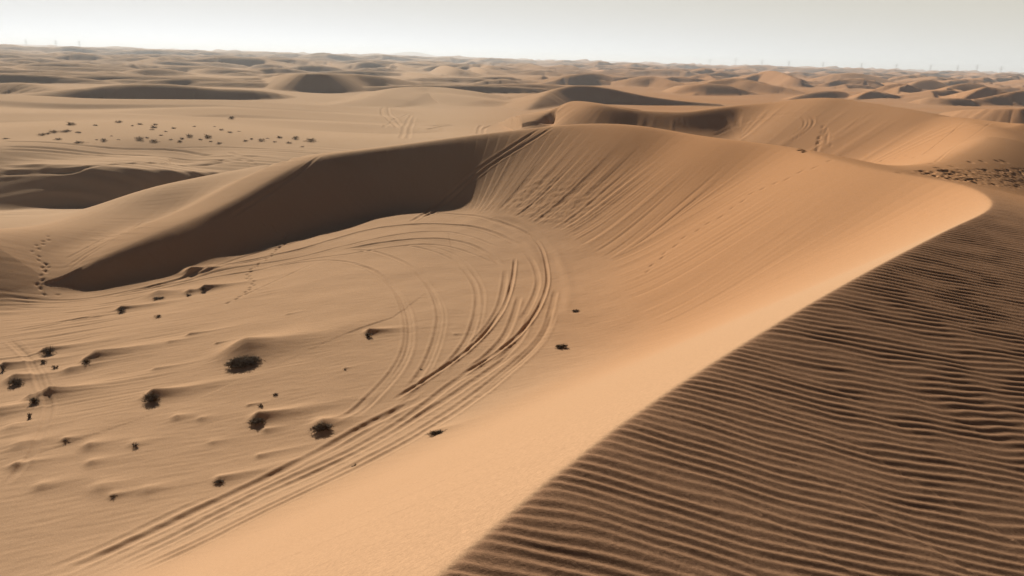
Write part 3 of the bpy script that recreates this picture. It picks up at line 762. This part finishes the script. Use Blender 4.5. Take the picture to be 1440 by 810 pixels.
# ------------------------------------------------------------------ build the sheet
def grid_mesh(name):
    nv = NR * NA + 1
    co = np.empty((nv, 3), np.float32)
    co[:-1, 0] = X.ravel(); co[:-1, 1] = Y.ravel(); co[:-1, 2] = Z.ravel()
    co[-1] = (0, 0, Z[0].mean())
    j = np.arange(NA); jn = (j + 1) % NA
    i = np.arange(NR - 1)[:, None] * NA
    q = np.stack([i + j, i + NA + j, i + NA + jn, i + jn], -1).reshape(-1, 4)
    fan = np.stack([np.full(NA, nv - 1), j, jn], -1)
    loops = np.concatenate([q.ravel(), fan.ravel()]).astype(np.int32)
    starts = np.concatenate([np.arange(len(q)) * 4, len(q) * 4 + np.arange(NA) * 3]).astype(np.int32)
    me = bpy.data.meshes.new(name)
    me.vertices.add(nv); me.vertices.foreach_set('co', co.ravel())
    me.loops.add(len(loops)); me.loops.foreach_set('vertex_index', loops)
    me.polygons.add(len(starts)); me.polygons.foreach_set('loop_start', starts)
    me.polygons.foreach_set('use_smooth', np.ones(len(starts), bool))
    me.update(calc_edges=True)
    return me


def new_mat(name):
    m = bpy.data.materials.new(name); m.use_nodes = True
    nt = m.node_tree; nt.nodes.clear()
    return m, nt


def sand_material():
    m, nt = new_mat('sand')
    N = nt.nodes.new; L = nt.links.new
    out = N('ShaderNodeOutputMaterial'); bs = N('ShaderNodeBsdfPrincipled')
    bs.inputs['Roughness'].default_value = 1.0
    bs.inputs['Specular IOR Level'].default_value = 0.0
    L(bs.outputs[0], out.inputs[0])
    geo = N('ShaderNodeNewGeometry')
    # broad drift of colour: paler and redder sands, with painted haze pallor
    n1 = N('ShaderNodeTexNoise'); n1.inputs['Scale'].default_value = 0.035; n1.inputs['Detail'].default_value = 4
    L(geo.outputs['Position'], n1.inputs['Vector'])
    mix = N('ShaderNodeMix'); mix.data_type = 'RGBA'
    mix.inputs['A'].default_value = (0.395, 0.243, 0.140, 1); mix.inputs['B'].default_value = (0.415, 0.261, 0.156, 1)
    at = N('ShaderNodeAttribute'); at.attribute_name = 'sand_tone'
    red = N('ShaderNodeMix'); red.data_type = 'RGBA'; red.inputs['B'].default_value = (0.410, 0.216, 0.106, 1); L(at.outputs['Fac'], red.inputs['Factor']); at3 = N('ShaderNodeAttribute'); at3.attribute_name = 'painted_pallor'
    pal = N('ShaderNodeMix'); pal.data_type = 'RGBA'; pal.inputs['B'].default_value = (0.47, 0.325, 0.212, 1); L(at3.outputs['Fac'], pal.inputs['Factor']); L(mix.outputs['Result'], pal.inputs['A']); L(pal.outputs['Result'], red.inputs['A'])
    rp = N('ShaderNodeMapRange'); rp.inputs[1].default_value = .35; rp.inputs[2].default_value = .65
    L(n1.outputs['Fac'], rp.inputs[0]); L(rp.outputs[0], mix.inputs['Factor'])
    # grains
    n2 = N('ShaderNodeTexNoise'); n2.inputs['Scale'].default_value = 130; n2.inputs['Detail'].default_value = 2
    L(geo.outputs['Position'], n2.inputs['Vector'])
    n3 = N('ShaderNodeTexNoise'); n3.inputs['Scale'].default_value = 3.2; n3.inputs['Detail'].default_value = 5; n3.inputs['Roughness'].default_value = .65
    L(geo.outputs['Position'], n3.inputs['Vector'])
    n4 = N('ShaderNodeTexNoise'); n4.inputs['Scale'].default_value = 28; n4.inputs['Detail'].default_value = 3; n4.inputs['Roughness'].default_value = .7; L(geo.outputs['Position'], n4.inputs['Vector'])
    ad = N('ShaderNodeMath'); ad.operation = 'ADD'; L(n2.outputs['Fac'], ad.inputs[0]); L(n4.outputs['Fac'], ad.inputs[1])
    mr = N('ShaderNodeMapRange'); mr.inputs[1].default_value = .6; mr.inputs[2].default_value = 1.4; mr.inputs[3].default_value = .72; mr.inputs[4].default_value = 1.26
    L(ad.outputs[0], mr.inputs[0])
    mul = N('ShaderNodeMix'); mul.data_type = 'RGBA'; mul.blend_type = 'MULTIPLY'; mul.inputs['Factor'].default_value = 1
    at2 = N('ShaderNodeAttribute'); at2.attribute_name = 'flank_shade'  # painted shade: darkens the sand colour of the rippled flank
    shd = N('ShaderNodeMix'); shd.data_type = 'RGBA'; shd.inputs['B'].default_value = (0.315, 0.180, 0.105, 1); L(at2.outputs['Fac'], shd.inputs['Factor']); L(red.outputs['Result'], shd.inputs['A'])
    L(shd.outputs['Result'], mul.inputs['A']); L(mr.outputs[0], mul.inputs['B'])
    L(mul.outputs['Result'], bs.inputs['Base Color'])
    b1 = N('ShaderNodeBump'); b1.inputs['Strength'].default_value = .5; b1.inputs['Distance'].default_value = .004
    L(n2.outputs['Fac'], b1.inputs['Height'])
    b2 = N('ShaderNodeBump'); b2.inputs['Strength'].default_value = .35; b2.inputs['Distance'].default_value = .03
    L(n3.outputs['Fac'], b2.inputs['Height']); L(b1.outputs[0], b2.inputs['Normal'])
    b3 = N('ShaderNodeBump'); b3.inputs['Strength'].default_value = .35; b3.inputs['Distance'].default_value = .010
    L(n4.outputs['Fac'], b3.inputs['Height']); L(b2.outputs[0], b3.inputs['Normal'])
    L(b3.outputs[0], bs.inputs['Normal'])
    return m


me = grid_mesh('terrain')
sheet = bpy.data.objects.new('terrain', me); C.objects.link(sheet)
# redder sand towards the right-hand dunes
tone = (sstep(-.10, .26, AZ)[None, :] * sstep(17, 36, RR)[:, None]).astype(np.float32)
tone = np.clip(tone * (.85 + .3 * noise(X / 30, Y / 30, 88)), 0, 1)
att = me.attributes.new('sand_tone', 'FLOAT', 'POINT'); att.data.foreach_set('value', np.append(tone.ravel(), 0).astype(np.float32))
# haze pallor painted on the left-hand plains and, thinner, light on the bowl's floor
pale = (sstep(44, 85, RR)[:, None] * (1 - sstep(-.12, .10, AZ))[None, :]).astype(np.float32)
pf = np.zeros_like(Z); pf[mac_w] = .2 * mx1 * (1 - sstep(-.5, .8, ABOVE))
pale = np.maximum(pale, pf)
att = me.attributes.new('painted_pallor', 'FLOAT', 'POINT'); att.data.foreach_set('value', np.append(pale.ravel(), 0).astype(np.float32))
# shade of the rippled windward flank, painted in as darker sand
att = me.attributes.new('flank_shade', 'FLOAT', 'POINT'); att.data.foreach_set('value', np.append(RIP.ravel(), 1).astype(np.float32))
me.materials.append(sand_material())
sheet['kind'] = 'structure'
sheet['label'] = 'rippled sand dunes rolling out to the horizon'

# ------------------------------------------------------------------ dry plants
def plain_mat(name, col, col2, scale=9.0, rough=.85):
    m, nt = new_mat(name); N = nt.nodes.new; L = nt.links.new
    out = N('ShaderNodeOutputMaterial'); bs = N('ShaderNodeBsdfPrincipled'); bs.inputs['Roughness'].default_value = rough
    bs.inputs['Specular IOR Level'].default_value = .2
    tc_ = N('ShaderNodeNewGeometry'); no = N('ShaderNodeTexNoise'); no.inputs['Scale'].default_value = scale; no.inputs['Detail'].default_value = 3
    mx = N('ShaderNodeMix'); mx.data_type = 'RGBA'; mx.inputs['A'].default_value = (*col, 1); mx.inputs['B'].default_value = (*col2, 1)
    mr_ = N('ShaderNodeMapRange'); mr_.inputs[1].default_value = .35; mr_.inputs[2].default_value = .65
    L(tc_.outputs['Position'], no.inputs['Vector']); L(no.outputs['Fac'], mr_.inputs[0]); L(mr_.outputs[0], mx.inputs['Factor']); L(mx.outputs['Result'], bs.inputs['Base Color']); L(bs.outputs[0], out.inputs[0])
    return m


M_LEAF = plain_mat('dry_foliage', (.105, .082, .050), (.175, .130, .080))
M_STEM = plain_mat('dead_wood', (.075, .050, .032), (.14, .10, .065), 22)
M_STEEL = plain_mat('galvanised_steel', (.30, .31, .32), (.38, .39, .40), .5, .5)


class MB:
    def __init__(self): self.v = []; self.f = []

    def blade(self, p, d, ln, wd, droop, segs=3):
        p = np.array(p, float); d = np.array(d, float); d /= np.linalg.norm(d)
        sd = np.cross(d, rng.normal(size=3)); sd /= np.linalg.norm(sd) + 1e-9
        b = len(self.v)
        for k in range(segs + 1):
            t = k / segs
            q = p + d * ln * t + np.array([0, 0, -droop * ln * t * t])
            h = wd * .5 * (1 - .85 * t)
            self.v.append(tuple(q - sd * h)); self.v.append(tuple(q + sd * h))
        for k in range(segs):
            i = b + 2 * k; self.f.append((i, i + 1, i + 3, i + 2))

    def twig(self, pts, r0, r1, sides=4):
        pts = [np.array(p, float) for p in pts]; b = len(self.v); n_ = len(pts)
        for k, p in enumerate(pts):
            t = pts[min(k + 1, n_ - 1)] - pts[max(k - 1, 0)]; t /= np.linalg.norm(t) + 1e-9
            a = np.cross(t, (.3, .2, 1)); a /= np.linalg.norm(a) + 1e-9; c = np.cross(t, a)
            r = r0 + (r1 - r0) * k / (n_ - 1)
            for q in range(sides):
                an = 2 * math.pi * q / sides
                self.v.append(tuple(p + r * (math.cos(an) * a + math.sin(an) * c)))
        for k in range(n_ - 1):
            for q in range(sides):
                q2 = (q + 1) % sides
                self.f.append((b + k * sides + q, b + k * sides + q2, b + (k + 1) * sides + q2, b + (k + 1) * sides + q))
        self.f.append(tuple(b + (n_ - 1) * sides + q for q in range(sides)))

    def bar(self, a, b_, th):
        self.twig([a, b_], th, th)

    def mesh(self, name, mat):
        me = bpy.data.meshes.new(name); me.from_pydata(self.v, [], self.f); me.update(); me.materials.append(mat); return me


def thing(name, label, cat, loc, group=None, rz=0):
    o = bpy.data.objects.new(name, None); C.objects.link(o); o.location = loc; o.rotation_euler[2] = rz
    o['label'] = label; o['category'] = cat
    if group: o['group'] = group
    return o


def part(name, me, parent):
    o = bpy.data.objects.new(name, me); C.objects.link(o); o.parent = parent; return o


def shrub_meshes(rx, ry, h, nb, nt_, spiky=.5, low=.25):
    """a wind-pressed bush: dead stems fanning from the root and a mass of fine dry foliage"""
    st_ = MB(); fo = MB()
    tips = []
    for i in range(nt_):
        a = rng.uniform(0, 2 * math.pi); q = rng.uniform(.35, 1)
        tip = np.array([math.cos(a) * rx * q, math.sin(a) * ry * q, h * (low + (1 - low) * math.sqrt(max(0, 1 - q * q)) * rng.uniform(.7, 1.25))])
        mid = tip * .5 + np.array([rng.normal(0, .06) * rx, rng.normal(0, .06) * ry, h * .12])
        root = np.array([tip[0] * .12, tip[1] * .12, -.06])
        st_.twig([root, mid, tip], .012 + .006 * rng.random(), .004)
        for k in range(2):
            e = mid + (tip - mid) * rng.uniform(.2, .9); f_ = e + np.array([rng.normal(0, .18) * rx, rng.normal(0, .18) * ry, abs(rng.normal(.12, .1)) * h])
            st_.twig([e, (e + f_) / 2 + rng.normal(0, .01, 3), f_], .006, .003, 3); tips.append(f_)
        tips.append(tip)
    for i in range(nb):
        if rng.random() < .55 and tips:
            p = tips[rng.integers(len(tips))] * rng.uniform(.45, 1.0) + rng.normal(0, .05, 3) * np.array([rx, ry, h])
        else:
            a = rng.uniform(0, 2 * math.pi); q = math.sqrt(rng.random()); zq = math.sqrt(max(0, 1 - q * q))
            bump = .75 + .25 * math.sin(3 * a + 1.7) * math.cos(5 * a)
            p = np.array([math.cos(a) * rx * q * bump, math.sin(a) * ry * q * bump, h * zq * rng.uniform(0, .85)])
        p[2] = max(p[2], -.02)
        d = np.array([p[0] / rx * .7, p[1] / ry * .7, spiky + rng.normal(.2, .3)]) + rng.normal(0, .45, 3)
        fo.blade(p, d, rng.uniform(.07, .20) * (.6 + h), rng.uniform(.010, .022), rng.uniform(.1, .6))
    return st_.mesh('stems', M_STEM), fo.mesh('foliage', M_LEAF)


def place_shrub(px, py, wpx, hpx, label, nb=700, nt_=26, spiky=.5, low=.25, depth=.6, name='desert_shrub', group='dry shrubs on the bowl floor', sink=.04):
    g = hit(px, py); dist = np.linalg.norm(g)
    rx = wpx / FPX * dist * .45; h = hpx / FPX * dist * .62
    me_s, me_f = shrub_meshes(rx, rx * depth, h, int(nb * .75), nt_, spiky, low)
    t = thing(name, label, 'shrub', (g[0], g[1], ground(g[0], g[1]) - sink), group, math.atan2(WD[1], WD[0]) * .5 + random.uniform(-.15, .15))
    part('stems', me_s, t); part('foliage', me_f, t)
    return t


SH = [
    (344, 511, 56, 14, 'largest dark shrub, a broad dense oval clump below the inner wheel tracks', dict(nb=6500, nt_=90, depth=.6, spiky=.35, low=.1)),
    (518, 473, 10, 10, 'small lone star-shaped shrub inside the innermost curved wheel track', dict(nb=220, nt_=16, spiky=.8)),
    (213, 563, 25, 15, 'spiky dark tuft with upright blades, left of and below the largest oval shrub', dict(nb=900, nt_=46, spiky=1.1)),
    (49, 565, 15, 10, 'dark tuft at the left end of a humped mound crossed by a pale trail', dict(nb=360, nt_=22)),
    (23, 540, 20, 12, 'dark tuft with a long sand tail near the left edge, above the pale trail', dict(nb=480, nt_=26)),
    (68, 497, 21, 12, 'ragged dark bush farthest up the pale trail on the left side', dict(nb=560, nt_=34, spiky=.7)),
    (62, 510, 9, 7, 'tiny dark tuft just below the ragged bush by the pale trail', dict(nb=160, nt_=12)),
    (121, 510, 13, 8, 'low dark tuft at the head of a long pointed sand mound', dict(nb=260, nt_=16)),
    (171, 438, 13, 9, 'small dark bush by itself below the tip of the big shadow', dict(nb=300, nt_=20, spiky=.7)),
    (224, 420, 22, 5, 'flat creeping shrub along a low mound under the shadow edge', dict(nb=380, nt_=20, depth=.35)),
    (265, 416, 9, 5, 'left one of two little tufts right of the flat creeping shrub', dict(nb=160, nt_=12)),
    (286, 408, 8, 8, 'right one of two little tufts, upright with a sand tail, near the footprints', dict(nb=180, nt_=14, spiky=1.0)),
    (362, 594, 25, 11, 'dark low shrub with a sand tail between the largest shrub and the wheel tracks', dict(nb=760, nt_=36, depth=.45)),
    (452, 604, 36, 14, 'twiggy grey-brown shrub right beside the bundle of wheel tracks', dict(nb=950, nt_=70, spiky=.8, depth=.5)),
    (614, 610, 32, 9, 'flattened straggly shrub lying on the foot of the lit slope', dict(nb=520, nt_=40, depth=.3, low=.1)),
    (789, 489, 26, 10, 'brown straggling plant on the lit slope right of the deep wheel ruts', dict(nb=420, nt_=50, depth=.4, low=.1)),
    (810, 438, 15, 6, 'smaller plant higher on the lit slope above the brown straggling one', dict(nb=200, nt_=22, depth=.4, low=.1)),
    (308, 678, 17, 6, 'small dry tuft nearest the bottom, left of the wheel tracks', dict(nb=220, nt_=22, depth=.4)),
    (78, 518, 13, 8, 'sparse upright twigs standing between two tufts on the left', dict(nb=30, nt_=18, spiky=1.2)),
    (4, 520, 8, 12, 'upright dry twigs at the left edge of the picture', dict(nb=60, nt_=18, spiky=1.3)),
    (42, 587, 8, 12, 'thin bare twigs below the humped mound on the far left', dict(nb=20, nt_=14, spiky=1.3)),
    (222, 446, 13, 8, 'bare spreading twigs right of the small lone bush', dict(nb=16, nt_=20, low=.05)),
    (366, 572, 10, 9, 'bare twigs just above the low shrub with a sand tail', dict(nb=14, nt_=16, low=.1)),
    (387, 556, 11, 8, 'pale bare twigs between the largest shrub and the wheel tracks', dict(nb=14, nt_=16, low=.1)),
    (190, 627, 12, 9, 'faint dry sprig on a tiny mound in the lower left sand', dict(nb=20, nt_=14, low=.15)),
    (92, 620, 7, 5, 'tiny sprig on a little mound right of the pale trail', dict(nb=24, nt_=10)),
    (485, 520, 6, 4, 'tiny dark sprig on bare sand right of the largest shrub', dict(nb=30, nt_=10)),
    (592, 520, 7, 4, 'tiny twig inside the second curved wheel track', dict(nb=24, nt_=8)),
    (160, 698, 12, 5, 'lowest little twig with a sand tail, bottom left', dict(nb=26, nt_=10, low=.1)),
    (499, 655, 9, 4, 'tiny tuft caught between two wheel tracks', dict(nb=60, nt_=8)),
]
for px, py, wp, hp, lb, kw in SH: place_shrub(px, py, wp, hp, lb, **kw)

# shrubs scattered over the plain beyond the left wing: a handful of plants, copied
PL = [(300, 408, 3), (403, 410, 2), (500, 398, 2.2), (590, 406, 1.8), (270, 437, 3), (225, 440, 2.2), (200, 446, 1.6), (330, 440, 2), (175, 452, 2), (650, 420, 2.4), (735, 422, 2), (655, 408, 1.6), (820, 415, 1.4),
      (905, 415, 1.4), (590, 470, 2.4), (650, 478, 2.2), (770, 465, 1.8), (800, 457, 2.2), (878, 460, 2.6), (930, 485, 1.8), (1245, 467, 2.4), (1310, 477, 3), (1040, 475, 1.8), (1105, 475, 2), (1180, 462, 2),
      (340, 483, 2.4), (440, 475, 2), (245, 470, 1.8), (410, 470, 1.4), (975, 382, 2.8), (760, 478, 1.6), (1130, 465, 1.4), (1220, 485, 1.5), (680, 452, 1.4), (500, 470, 1.3), (935, 430, 1.5), (970, 440, 1.6), (640, 428, 1.6),
      (560, 412, 1.3), (700, 436, 1.4), (845, 470, 1.6), (620, 462, 1.3), (720, 470, 1.3), (470, 455, 1.3), (1060, 468, 1.4), (890, 478, 1.3), (1010, 435, 1.3), (1160, 480, 1.3), (1275, 500, 1.3), (30, 466, 1.6)]
protos = [shrub_meshes(.8, .55, .36, 520, 14, .3, .1), shrub_meshes(.9, .5, .28, 460, 12, .2, .1), shrub_meshes(.7, .6, .46, 520, 14, .4, .1)]
for i, (cx, cy, k) in enumerate(PL):
    px, py = cx / 3, 40 + cy / 3
    g = hit(px, py)
    lb = 'small dark desert shrub scattered on the pale plain beyond the left dune'
    if i == 0: lb = 'darkest elongated shrub on the upper left of the pale plain'
    if i == 29: lb = 'lone dark shrub higher up the plain, above all the scattered ones'
    t = thing('desert_shrub', lb, 'shrub', (g[0], g[1], ground(g[0], g[1]) - .05), 'shrubs scattered over the far plain', random.uniform(0, 6.28))
    t.scale = (k * .42,) * 3
    if k < 1.5: t.scale = (k * .36,) * 3
    s_, f_ = protos[i % 3]
    part('stems', s_, t); part('foliage', f_, t)


# ------------------------------------------------------------------ power line far off
def pylon_parts():
    H = 38.0; tw = MB()
    def half(z): return 4.2 * (1 - z / H) ** 1.2 + .55
    zs = [0, 6, 12, 18, 23, 28, 33, 38]
    for sx in (-1, 1):
        for sy in (-1, 1):
            for z0, z1 in zip(zs[:-1], zs[1:]):
                a, b_ = half(z0), half(z1)
                tw.bar((sx * a, sy * a, z0), (sx * b_, sy * b_, z1), .19)
    for z0, z1 in zip(zs[:-1], zs[1:]):
        a, b_ = half(z0), half(z1)
        for s_ in (-1, 1):
            tw.bar((-a, s_ * a, z0), (b_, s_ * b_, z1), .09); tw.bar((a, s_ * a, z0), (-b_, s_ * b_, z1), .09)
            tw.bar((s_ * a, -a, z0), (s_ * b_, b_, z1), .09); tw.bar((s_ * a, a, z0), (s_ * b_, -b_, z1), .09)
    arms = []
    for z, L_ in ((25, 6.5), (30, 7.5), (35, 5.5)):
        ar = MB()
        for s_ in (-1, 1):
            for q in (-.6, .6): ar.bar((0, q, z), (s_ * L_, 0, z - .2), .2)
            ar.bar((0, 0, z + 1.6), (s_ * L_, 0, z), .2)
            ar.bar((s_ * (L_ - .3), 0, z - .2), (s_ * (L_ - .3), 0, z - 2.2), .14)
        arms.append(ar.mesh('cross_arm', M_STEEL))
    return tw.mesh('tower', M_STEEL), arms


tower_me, arm_me = pylon_parts()
PY = [(37, 'leftmost faint pylon, on the hazy skyline at the far left'), (79, 'middle one of the three faint pylons on the left skyline'), (112, 'right one of the three faint pylons on the left skyline'),
      (998, 'pylon on the skyline farthest left in the long row on the right'), (1034, 'second pylon of the right-hand row, left of the tall sunlit dune peak'), (1071, 'third pylon of the right-hand row, just left of the sunlit peak'),
      (1109, 'clearest pylon, right above the dark flank of the sunlit peak'), (1157, 'clear tall pylon next right after the clearest one'), (1211, 'pylon above the broad brown dune on the right'),
      (1260, 'faint pylon above the orange twin dunes on the right'), (1308, 'clear pylon above the dark band behind the orange dunes'), (1346, 'fourth pylon from the right edge of the skyline'),
      (1373, 'third pylon from the right edge of the skyline'), (1407, 'rightmost faint pylon on the skyline')]
for px, lb in PY:
    a_, _ = ray(px, 63 + px / 36)
    D = 3700
    X_, Y_ = D * math.sin(a_), D * math.cos(a_)
    t = thing('power_pylon', lb, 'pylon', (X_, Y_, ground(X_, Y_) - .5), 'pylons of a distant power line', random.uniform(-.3, .3))
    part('tower', tower_me, t)
    for m_ in arm_me: part('cross_arm', m_, t)

# ------------------------------------------------------------------ light, sky, air, camera
SKY_STR, SKY_SAT, DUST_STR, DUST_COL = .05, .68, .34, (1.0, .88, .56)
HAZE_D, HAZE_G, HAZE_COL = 2.1e-4, .2, (.90, .95, 1)
SUN_AZ, SUN_EL = math.radians(-24), math.radians(25.8)      # azimuth from +Y towards +X
sun = bpy.data.lights.new('sun', 'SUN'); so = bpy.data.objects.new('sun', sun); C.objects.link(so)
sun.energy = 5.0; sun.angle = math.radians(.53); sun.color = (1, .93, .82)
from mathutils import Vector, Matrix
sd = Vector((math.sin(SUN_AZ) * math.cos(SUN_EL), math.cos(SUN_AZ) * math.cos(SUN_EL), math.sin(SUN_EL)))
so.rotation_euler = sd.to_track_quat('Z', 'Y').to_euler()

wd = bpy.data.worlds.new('World'); scene.world = wd; wd.use_nodes = True
nt = wd.node_tree; nt.nodes.clear()
sky = nt.nodes.new('ShaderNodeTexSky'); sky.sky_type = 'NISHITA'; sky.sun_disc = False
sky.sun_elevation = SUN_EL; sky.sun_rotation = SUN_AZ; sky.altitude = 100
sky.air_density = .11; sky.dust_density = .02; sky.ozone_density = 1.0
# the dust that hangs low in the air: a pale band over the horizon, gone a dozen degrees up
tc = nt.nodes.new('ShaderNodeTexCoord'); sp = nt.nodes.new('ShaderNodeSeparateXYZ'); nt.links.new(tc.outputs['Generated'], sp.inputs[0])
el = nt.nodes.new('ShaderNodeMapRange'); el.interpolation_type = 'SMOOTHSTEP'; el.inputs[1].default_value = 0.10; el.inputs[2].default_value = .2; el.inputs[3].default_value = 1; el.inputs[4].default_value = 0
nt.links.new(sp.outputs['Z'], el.inputs[0])
pw = nt.nodes.new('ShaderNodeMath'); pw.operation = 'POWER'; pw.inputs[1].default_value = 1.0; nt.links.new(el.outputs[0], pw.inputs[0])
hs = nt.nodes.new('ShaderNodeHueSaturation'); hs.inputs['Saturation'].default_value = SKY_SAT; nt.links.new(sky.outputs[0], hs.inputs['Color'])
bg = nt.nodes.new('ShaderNodeBackground'); bg.inputs['Strength'].default_value = SKY_STR
nt.links.new(hs.outputs[0], bg.inputs[0])
bg2 = nt.nodes.new('ShaderNodeBackground'); bg2.inputs[0].default_value = (*DUST_COL, 1)
ms_ = nt.nodes.new('ShaderNodeMath'); ms_.operation = 'MULTIPLY'; ms_.inputs[1].default_value = DUST_STR
nt.links.new(pw.outputs[0], ms_.inputs[0]); nt.links.new(ms_.outputs[0], bg2.inputs['Strength'])
ad = nt.nodes.new('ShaderNodeAddShader'); nt.links.new(bg.outputs[0], ad.inputs[0]); nt.links.new(bg2.outputs[0], ad.inputs[1])
wo = nt.nodes.new('ShaderNodeOutputWorld'); nt.links.new(ad.outputs[0], wo.inputs[0])


def box(name, lo, hi, mat):
    v = [(x_, y_, z_) for z_ in (lo[2], hi[2]) for y_ in (lo[1], hi[1]) for x_ in (lo[0], hi[0])]
    f = [(0, 2, 3, 1), (4, 5, 7, 6), (0, 1, 5, 4), (2, 6, 7, 3), (0, 4, 6, 2), (1, 3, 7, 5)]
    m = bpy.data.meshes.new(name); m.from_pydata(v, [], f); m.update(); m.materials.append(mat)
    o = bpy.data.objects.new(name, m); C.objects.link(o); return o


hm, nt = new_mat('dusty_air')
pv = nt.nodes.new('ShaderNodeVolumePrincipled'); mo = nt.nodes.new('ShaderNodeOutputMaterial')
pv.inputs['Color'].default_value = (*HAZE_COL, 1); pv.inputs['Density'].default_value = HAZE_D; pv.inputs['Anisotropy'].default_value = HAZE_G
nt.links.new(pv.outputs[0], mo.inputs['Volume'])
zlo = float(Z.min()) - 1.0; zhi = max(float(Z.max()), 40.0) + 8
hz = box('haze', (-31000, -31000, zlo), (31000, 31000, zhi), hm)
hz['kind'] = 'stuff'; hz['label'] = 'pale dusty haze over the far dunes'

cam = bpy.data.cameras.new('camera'); co_ = bpy.data.objects.new('camera', cam); C.objects.link(co_)
cam.sensor_width = 36; cam.lens = 36 * FPX / 1440; cam.clip_start = .1; cam.clip_end = 60000
M = Matrix(((R_[0], U_[0], -F_[0], 0), (R_[1], U_[1], -F_[1], 0), (R_[2], U_[2], -F_[2], 0), (0, 0, 0, 1)))
co_.matrix_world = M
scene.camera = co_
vs = scene.view_settings
vs.view_transform = 'Standard'; vs.look = 'None'; vs.exposure = .63; vs.gamma = 1; vs.use_curve_mapping = False
scene.cycles.max_bounces = 6
scene.cycles.use_denoising = True
scene.cycles.denoiser = 'OPENIMAGEDENOISE'
scene.cycles.denoising_input_passes = 'RGB_ALBEDO_NORMAL'
scene.cycles.denoising_prefilter = 'ACCURATE'
scene.render.filter_size = .85
